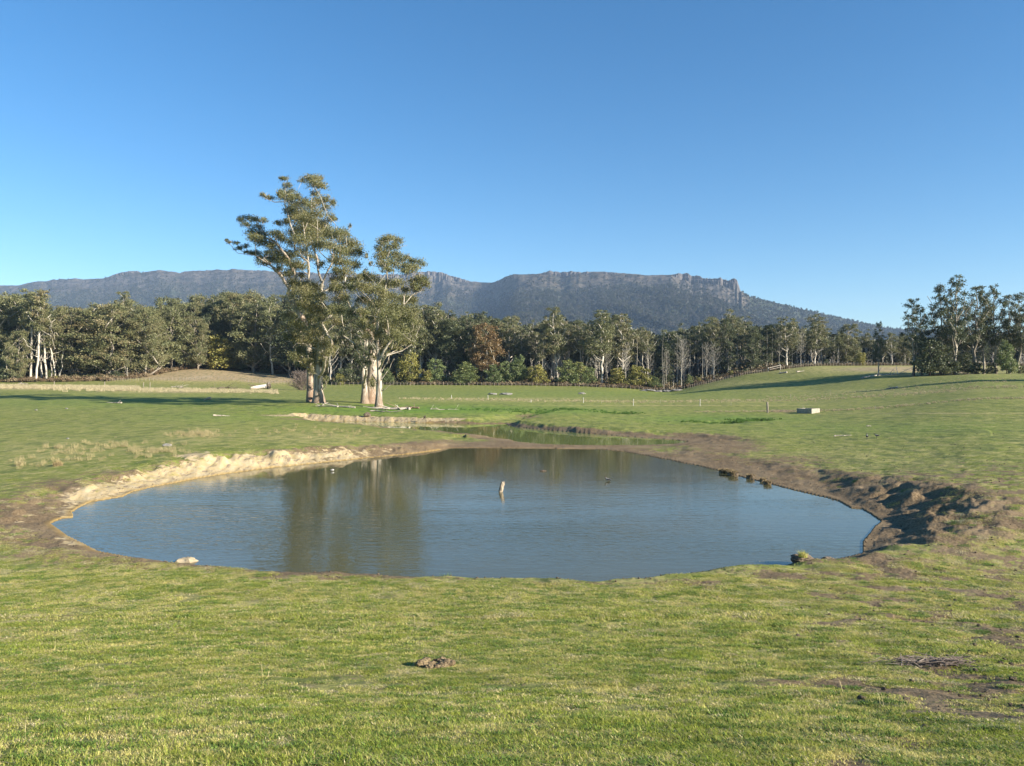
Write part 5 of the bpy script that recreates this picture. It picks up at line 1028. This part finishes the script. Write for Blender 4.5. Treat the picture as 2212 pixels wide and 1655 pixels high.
# brown timber post, trough
r = empty('timber_post', gp(1658, 97)); tag(r, 'tall brown timber post standing left of the concrete trough', 'post')
m = MB(); m.tube([(0, 0, -.3), (.0, 0, .7), (-.05, 0, 1.40)], [.13, .125, .115], 9, rs); m.build('shaft', M_POST, r); m = MB(); m.tube([(-.14, 0, 1.05), (.14, 0, 1.05)], .02, 5); m.build('bolt', M_WIRE, r)
c = gp(1746, 95); tr = empty('water_trough', c, R(40)); tag(tr, 'square concrete water trough in the paddock right of the brown timber post', 'trough')
for nm_, cc_, dd_ in (('wall', (0, -.92, .26), (2.0, .16, .62)), ('wall', (0, .92, .26), (2.0, .16, .62)), ('wall', (-.92, 0, .258), (.158, 1.68, .615)), ('wall', (.92, 0, .258), (.158, 1.68, .615)), ('floor_slab', (0, 0, 0), (1.67, 1.67, .10))):
    m = MB(); m.box(cc_, dd_, 0, .015); m.build(nm_, M_CONC, tr)
m = MB(); m.box((0, 0, .40), (1.66, 1.66, .02), 0, .004); m.build('trough_water', W2, tr)
m = MB()
m.tube([(-1.02, -.35, -.1), (-1.06, -.35, .35), (-.95, -.35, .60)], .03, 6); m.build('pipe', M_WIRE, tr)
# post stump leaning in the pond
Yp = 4.5 / (233 / F); r = empty('post_stump', ((1081 - CX) / F * Yp, Yp, WL)); tag(r, 'split grey timber stump leaning out of the middle of the pond', 'post')
m = MB(); pts = []
rg = np.random.default_rng(4)
for q, (zz_, w1, w2) in enumerate(((-.6, .085, .06), (-.05, .085, .06), (.12, .088, .06), (.27, .085, .055), (.38, .08, .05), (.42, .075, .045))):
    for k_ in range(10):
        a_ = k_ * 2 * math.pi / 10; rr_ = 1 + .18 * math.sin(3 * a_ + 1) + .12 * rg.normal()
        zt = zz_ + (.035 * math.sin(2 * a_) if q == 5 else 0); pts.append((math.cos(a_) * w1 * rr_ + zz_ * .24, math.sin(a_) * w2 * rr_, zt))
Fs = [[i * 10 + k_, i * 10 + (k_ + 1) % 10, (i + 1) * 10 + (k_ + 1) % 10, (i + 1) * 10 + k_] for i in range(5) for k_ in range(10)] + [[50 + k_ for k_ in range(10)]]
m.add(pts, Fs); m.build('timber', mat_plain('split_wood', (.46, .38, .28), (.14, .11, .08), 5, .9, (9, 9, .7), .8, .45, .55, .02), r)
# tussocks in the shallows
M_TUS = mat_plain('tussock_straw', (.40, .30, .15), (.20, .15, .08), 6, bd=.01)
def tussock(px_, py_, w_, lb):
    Yt = 4.5 / ((py_ - HZ) / F); x_ = (px_ - CX) / F * Yt; r = empty('tussock', (x_, Yt, WL)); tag(r, lb, 'tussock', 'straw tussocks in the shallow edge of the pond')
    m = MB(); m.lump((0, 0, .06), (w_ * .8, w_ * .7, w_ * .55), int(px_), .3); m.build('root_mat', M_CLOD, r, smooth=True)
    t = tuft(int(px_), 420, w_ * .36, w_ * .35, w_ * .62, .014, .75, 0, 1); link('blades', t, M_TUS, r, (0, 0, .03)); return r
for a in ((1561, 1022, .46, 'small straw tussock, left end of the touching trio in the pond'), (1574, 1023, .50, 'middle tussock of the touching trio in the pond'), (1583, 1028, .62, 'largest tussock, right end of the touching trio in the pond'),
          (1621, 1034, .48, 'round straw tussock standing alone between the trio and the pair'), (1648, 1040, .34, 'small tussock, back one of the pair by the muddy shore'), (1658, 1047, .42, 'front tussock of the pair by the muddy shore')): tussock(*a)
# birds
M_FEA = mat_plain('grey_feathers', (.30, .29, .28), (.20, .19, .18), 20); M_HEADD = mat_plain('dark_head', (.07, .045, .03), (.05, .035, .03), 20); M_BILL = mat_plain('bill', (.10, .09, .08), (.07, .06, .06), 20); M_BW = mat_plain('pale_flank', (.55, .52, .48), (.42, .40, .37), 20); M_BK = mat_plain('black_feathers', (.03, .03, .035), (.05, .05, .055), 20)
def duck(loc, rz, sc, stand, label, neck=1.0, pale=False):
    r = empty('duck', loc, rz); r.scale = (sc,) * 3; tag(r, label, 'duck'); z0 = .20 if stand else .03
    sk = Skel(); m = MB()
    sp = [((-.27, 0, z0 + .08), .012, .018), ((-.20, 0, z0 + .085), .045, .035), ((-.10, 0, z0 + .085), .085, .075), ((.0, 0, z0 + .085), .10, .09), ((.09, 0, z0 + .10), .085, .085), ((.14, 0, z0 + .14), .052, .06), ((.155, 0, z0 + .14 + .09 * neck), .032, .034), ((.165, 0, z0 + .18 + .12 * neck), .036, .040), ((.185, 0, z0 + .20 + .12 * neck), .038, .040), ((.21, 0, z0 + .205 + .12 * neck), .024, .026)]
    V = []; sd_ = 12
    for (cx_, cy_, cz_), ry_, rz_ in sp:
        up = 5 <= sp.index(((cx_, cy_, cz_), ry_, rz_)) <= 6
        for k_ in range(sd_):
            a_ = 2 * math.pi * k_ / sd_; V.append((cx_ + (math.sin(a_) * -rz_ if up else 0), math.cos(a_) * ry_, cz_ + (math.sin(a_) * rz_ * (0.2 if up else 1))))
    Fs = [[i * sd_ + k_, i * sd_ + (k_ + 1) % sd_, (i + 1) * sd_ + (k_ + 1) % sd_, (i + 1) * sd_ + k_] for i in range(len(sp) - 1) for k_ in range(sd_)] + [list(range(sd_))[::-1], [(len(sp) - 1) * sd_ + k_ for k_ in range(sd_)]]
    m.add(V, Fs); bo = m.build('body', M_BW if pale else M_FEA, r, smooth=True)
    me = bo.data; me.materials.append(M_HEADD); me.materials.append(M_BK)
    for p in me.polygons:
        if p.center.x > .145: p.material_index = 1
        elif p.center.x < -.14: p.material_index = 2
    for s_ in (-1, 1):
        m = MB(); m.lump((-.05, s_ * .085, z0 + .10), (.30, .05, .11), 5, .05, 12, 8); m.build('wing', M_BK if not pale else M_FEA, r, smooth=True)
    m = MB(); m.tube([(.205, 0, z0 + .20 + .12 * neck), (.235, 0, z0 + .192 + .12 * neck), (.26, 0, z0 + .188 + .12 * neck)], [.018, .014, .009], 6); m.build('bill', M_BILL, r)
    if stand:
        for s_ in (-1, 1):
            m = MB(); m.tube([(.0, s_ * .04, z0 + .02), (.01, s_ * .045, .10), (.0, s_ * .045, .01)], .010, 5); m.tube([(0, s_ * .045, .006), (.03, s_ * .05, .005), (.06, s_ * .05, .004)], [.012, .022, .02], 5); m.build('leg', M_BILL, r)
    return r
duck(gp(1873, 52), R(70), .72, True, 'upright duck with dark head on the grass, left of the grass pair', 1.25)
duck(gp(1894, 52), R(175), .72, True, 'duck with lowered head on the grass, right of the grass pair', .35)
Yd = 4.5 / (209 / F); duck(((1313 - CX) / F * Yd, Yd, WL), R(175), .62, False, 'small duck swimming in the right half of the pond', 1.0)
Yd = 4.5 / (188 / F); duck(((718 - CX) / F * Yd, Yd, WL), R(10), .52, False, 'pale small duck swimming near the left clay bank', .3, True)
# floating dark log, stump in the far pond
Yd = 4.5 / (188 / F); m = MB(); m.tube([((1166 - CX) / F * Yd, Yd, WL), ((1172 - CX) / F * Yd, Yd, WL + .02), ((1180 - CX) / F * Yd, Yd + .05, WL + .01)], [.03, .055, .02], 8, rs); tag(m.build('floating_log', B_DARK, None), 'short dark log floating in the pond beyond the stump', 'log')
def branch(name, base, px0, px1, Y, dy, r0, label, cat='branch', forks=6, mat=None, zup=.12, seed=1):
    rg = np.random.default_rng(seed); a = gp(px0, Y, zup); b_ = gp(px1, Y + dy, zup * .5); r = empty(name, a); tag(r, label, cat); L = (b_ - a).length
    n = 9; P = [np.array(a.lerp(b_, q / (n - 1)) - a) + rg.normal(0, .035 * L, 3) * (1, 1, .35) * (0 < q) for q in range(n)]
    for q in range(n): P[q][2] = max(P[q][2], Hs(P[q][0] + a.x, P[q][1] + a.y) - a.z + r0 * .5)
    m = MB(); m.tube(P, np.linspace(r0, r0 * .25, n), 7, rg); m.build('stem', mat or B_DEAD, r)
    for k_ in range(forks):
        q = 1 + rg.integers(0, n - 2); d = np.array([(P[-1] - P[0])[0] / L, (P[-1] - P[0])[1] / L, 0]) * .6 + rg.normal(0, .5, 3); d[2] = abs(d[2]) * .6; l = L * (.18 + .2 * rg.random())
        m = MB(); m.tube([P[q], P[q] + d * l * .5 + rg.normal(0, .03, 3), P[q] + d * l], [r0 * .4, r0 * .28, r0 * .12], 5, rg); m.build('twig', mat or B_DEAD, r)
    return r
branch('fallen_branch', None, 767, 687, 102.5, 1.2, .15, 'bleached forked fallen branch on the grass below the tallest gum', seed=11, forks=7)
branch('fallen_branch', None, 885, 812, 101.5, .5, .20, 'thick curved bleached branch lying left of the bronze-green gum', seed=12, forks=9)
branch('fallen_branch', None, 800, 870, 98.5, -1.0, .09, 'thin broken branch trailing toward the pale bank', seed=13, forks=6)
branch('fallen_branch', None, 930, 990, 100.5, .6, .06, 'small pale twig litter right of the bronze-green gum', seed=14, forks=5)
branch('fallen_branch', None, 460, 495, 83, .6, .10, 'short pale stick in the left pasture below the tree shade', seed=15, forks=1)
branch('fallen_branch', None, 262, 240, 115, .6, .12, 'small grey branch at the shade edge in the left pasture', seed=16, forks=3)
branch('fallen_branch', None, 455, 440, 117, .6, .20, 'upright grey snag of branches at the edge of the gum shade', seed=17, forks=6, zup=.7)
branch('fallen_branch', None, 1802, 1840, 55, .3, .045, 'thin curved stick on the pasture left of the two ducks', seed=18, forks=1)
branch('fallen_branch', None, 1872, 1883, 63, .0, .05, 'short straight pale stick beyond the two ducks', seed=19, forks=0)
branch('fallen_branch', None, 1700, 1680, 268, 2, .40, 'white fallen log end near the wooden gate', seed=20, forks=3)
branch('fallen_branch', None, 1721, 1732, 262, 2, .25, 'bent pale branch on the slope below the gate', seed=21, forks=2, zup=.6)
branch('fallen_branch', None, 1860, 1960, 210, 8, .22, 'grey fallen limbs in the shade between the lone tree and the stand', seed=22, forks=9)
branch('fallen_branch', None, 1940, 1915, 150, 1, .25, 'dark broken limb with pale end in the shade on the right slope', seed=23, forks=4)
branch('fallen_branch', None, 2005, 2130, 205, 6, .18, 'tangle of dark fallen limbs under the stand', seed=24, forks=10, mat=B_GREY)
branch('dead_stump', None, 1689, 1692, 285, 0, .5, 'dark broken stump standing beside the wooden gate', 'stump', 2, B_DARK, 2.2, 25)
branch('dead_stump', None, 918, 915, 88.2, .1, .12, 'small dark forked stump at the waterline of the pale far bank', 'stump', 4, B_DARK, .6, 26)
branch('fallen_branch', None, 905, 845, 104, .6, .14, 'dark roots and bark debris spread around the foot of the bronze-green gum', seed=27, forks=8, mat=B_BROWN)
# the big fallen log at left with its root plate
lg = empty('fallen_log', gp(578, 212)); tag(lg, 'large bleached fallen trunk with root plate in the left field', 'log')
m = MB(); e_ = gp(541, 208) - gp(578, 212); m.tube([(0, 0, .75), e_ * .3 + Vector((0, 0, .65)), e_ * .7 + Vector((0, 0, .4)), e_ + Vector((0, 0, .3))], [.62, .55, .45, .3], 10, rs); m.build('trunk', B_DEAD, lg)
m = MB(); m.lump((.3, 0, .8), (1.0, 1.7, 1.9), 8, .5, fr=3); m.build('root_plate', M_CLOD, lg)
for k_ in range(9):
    a_ = k_ * .7; m = MB(); m.tube([(.3, 0, .8), (.45, math.cos(a_) * .8, .8 + math.sin(a_) * .8), (.6, math.cos(a_) * 1.3, .8 + math.sin(a_) * 1.2)], [.16, .1, .04], 5, rs); m.build('root', B_DEAD, lg)
m = MB(); m.tube([e_ * .5 + Vector((0, 0, .6)), e_ * .9 + Vector((0, .3, 1.0)), e_ * 1.15 + Vector((0, .2, 1.25))], [.2, .14, .06], 6, rs); m.build('limb', B_DARK, lg)
branch('brush_heap', None, 370, 400, 205, 0, .14, 'grey heap of dead brush in the pale grass band', 'brush heap', 22, B_DEAD, .5, 31)
branch('brush_heap', None, 455, 510, 204, 0, .14, 'longer dark grey heap of dead brush left of the big fallen log', 'brush heap', 26, B_GREY, .4, 32)
branch('brush_heap', None, 40, 60, 262, 0, .18, 'whitened branch heap at the far left field corner', 'brush heap', 14, B_DEAD, .5, 33)
# rocks
def rocks(name, items, mat, amp=.35):
    for px_, Y_, w_, h_, lb, cat_ in items:
        m = MB(); m.lump((0, 0, h_ * .25), (w_, w_ * .7, h_), int(px_ * 3) % 97, amp, 18, 12, 2.4); o = m.build(name, mat, None, gp(px_, Y_)); tag(o, lb, cat_)
rocks('rock', [(1064, 178, 2.2, .55, 'low grey rock in the far meadow, left one of the pair', 'rock'), (1093, 179, 3.0, .6, 'long grey rock in the far meadow, right one of the pair', 'rock'), (1257, 200, 1.9, .7, 'single grey rock in the far meadow right of centre', 'rock'),
               (1400, 282, 6.0, .9, 'pale stone heap at the fence corner, left end of the row', 'rock'), (1424, 281, 3.6, .7, 'small pale stone heap in the middle of the row at the fence corner', 'rock'), (1441, 281, 4.0, .9, 'pale stone heap right of the small one at the fence corner', 'rock'), (1462, 280, 4.4, .9, 'pale stone heap at the right end of the row at the fence corner', 'rock'),
               (78, 98, .35, .16, 'small pale stone in the upper left pasture', 'stone'), (144, 101, .4, .18, 'second small pale stone in the upper left pasture', 'stone'), (146, 55.5, .22, .10, 'flat brown stone in the left pasture near the dry tufts', 'stone'), (361, 46, .55, .22, 'pale brown stone above the clay bank', 'stone')], M_ROCK)
rocks('clay_lump', [(404, 19.3, .68, .36, 'whitish clay hummock jutting into the near left water edge', 'clay lump')], M_CHALK, .3)
rocks('clod', [(1731, 18.9, .50, .24, 'grassy dark clod on the near right rim of the pond', 'clod'), (1788, 19.6, .55, .20, 'low dark clod right of the grassy one', 'clod'), (1762, 19.4, .3, .16, 'small clod between the two bigger ones', 'clod'), (793, 92.5, .9, .6, 'dark root clod on the pale far bank', 'clod'), (1213, 97, 1.0, .35, 'brown bare clod in the grass beyond the far pond', 'clod')], M_CLOD, .45)
# loose soil crumbs on the trampled mud
x, y = sample(30000, 4, 60, 38, .6); z, sh, px, py, mr = H(x, y, True)
k = (sh > .02) & (rng.random(len(x)) < (mud_at(x, y, sh, px, py) - .3) * 1.1) ; x, y, z, sh = x[k], y[k], z[k], sh[k]
kinds = []
for q in range(4):
    m = MB(); m.lump((0, 0, .2), (1, .8, .7), q + 3, .5, 9, 6, 2.5); me = np_mesh('crumb', np.concatenate(m.V), [np.array(v) for v in m.F.values()], None, False); kinds.append((me, M_CLOD if q < 3 else M_CHALK))
s = (.012 + .055 * rng.random(len(x)) ** 5)[:, None] * np.ones(3); ki = np.where(rng.random(len(x)) < .015, 3, rng.integers(0, 3, len(x)))
scatter('soil_crumbs', np.stack([x, y, z], 1), np.stack([0 * x, 0 * x, rng.random(len(x)) * 6.28], 1), s, ki, kinds, 'loose soil crumbs and hoof-turned clods on the muddy pond margin', 'soil')
# dung and small tufts near the camera
m = MB(); rg = np.random.default_rng(6)
c0 = gp(937, 7.55, 0)
for k_ in range(46):
    a_ = rg.random() * 6.28; q_ = .17 * math.sqrt(rg.random()); s_ = .03 + .06 * rg.random()
    m.lump((math.cos(a_) * q_, math.sin(a_) * q_ * .7, .006 + .012 * rg.random() + .02 * (q_ > .09)), (s_ * 1.2, s_ * 1.1, s_ * .7), k_, .5, 9, 7, 3)
dg = m.build('dung_heap', M_DUNG, None, c0); tag(dg, 'crumbled dry cow dung on the turf below the middle of the pond', 'dung')
for px_, Y_, s_, lb, mt in ((963, 17.3, .30, 'bright green grass tuft on the near rim of the pond', M_RUSH), (1657, 19.1, .30, 'straw-coloured grass tuft on the near rim beside the clods', M_TUS), (125, 37.5, .45, 'dry brown grass tuft in the left pasture', M_TUS), (1734, 18.7, .22, 'grass cap growing on the dark clod', M_BL)):
    t = tuft(int(px_), 260, s_ * .5, s_ * .4, s_ * 1.0, .008, .7); r = empty('grass_tuft', gp(px_, Y_, .12 if px_ == 1734 else 0)); link('blades', t, mt, r); tag(r, lb, 'grass tuft')
br = empty('brush_heap', gp(2010, 7.6)); tag(br, 'low heap of dry grey twigs on the right foreground turf', 'brush heap'); m = MB()
for k_ in range(150):
    a_ = rg.normal(0, .5) + (math.pi if rg.random() < .5 else 0); l = .08 + .26 * rg.random(); q = np.array([rg.normal(0, .20), rg.normal(0, .09), .02 + .05 * rg.random()]); d = np.array([math.cos(a_), math.sin(a_), rg.normal(.1, .2)]) * l
    q[2] += Hs(2010 * 0 + q[0] + (2010 - CX) / F * 7.6, 7.6 + q[1]) - Hs((2010 - CX) / F * 7.6, 7.6)
    m.tube([q - d / 2, q + rg.normal(0, .012, 3), q + d / 2], [.004, .0035, .002], 4)
m.build('twigs', M_TWIG, br)

# ---------------------------------------------------------------- air
hz = MB(); x0, x1, y0, y1, z0, z1_ = -4700, 4700, -60, 7400, -8.0, 800.0
hz.add([(x0, y0, z0), (x1, y0, z0), (x1, y1, z0), (x0, y1, z0), (x0, y0, z1_), (x1, y0, z1_), (x1, y1, z1_), (x0, y1, z1_)], [(3, 2, 1, 0), (4, 5, 6, 7), (0, 1, 5, 4), (1, 2, 6, 5), (2, 3, 7, 6), (3, 0, 4, 7)])
hm = bpy.data.materials.new('haze'); hm.use_nodes = True; hm.node_tree.nodes.clear()
ho = hm.node_tree.nodes.new('ShaderNodeOutputMaterial'); hv = hm.node_tree.nodes.new('ShaderNodeVolumePrincipled')
hv.inputs['Color'].default_value = (.50, .70, 1.0, 1); hv.inputs['Density'].default_value = 5.2e-5; hv.inputs['Anisotropy'].default_value = 0.0
hm.node_tree.links.new(hv.outputs[0], ho.inputs['Volume'])
o = hz.build('haze', hm); tag(o, 'thin blue air haze over the whole valley', 'haze', None, 'stuff')
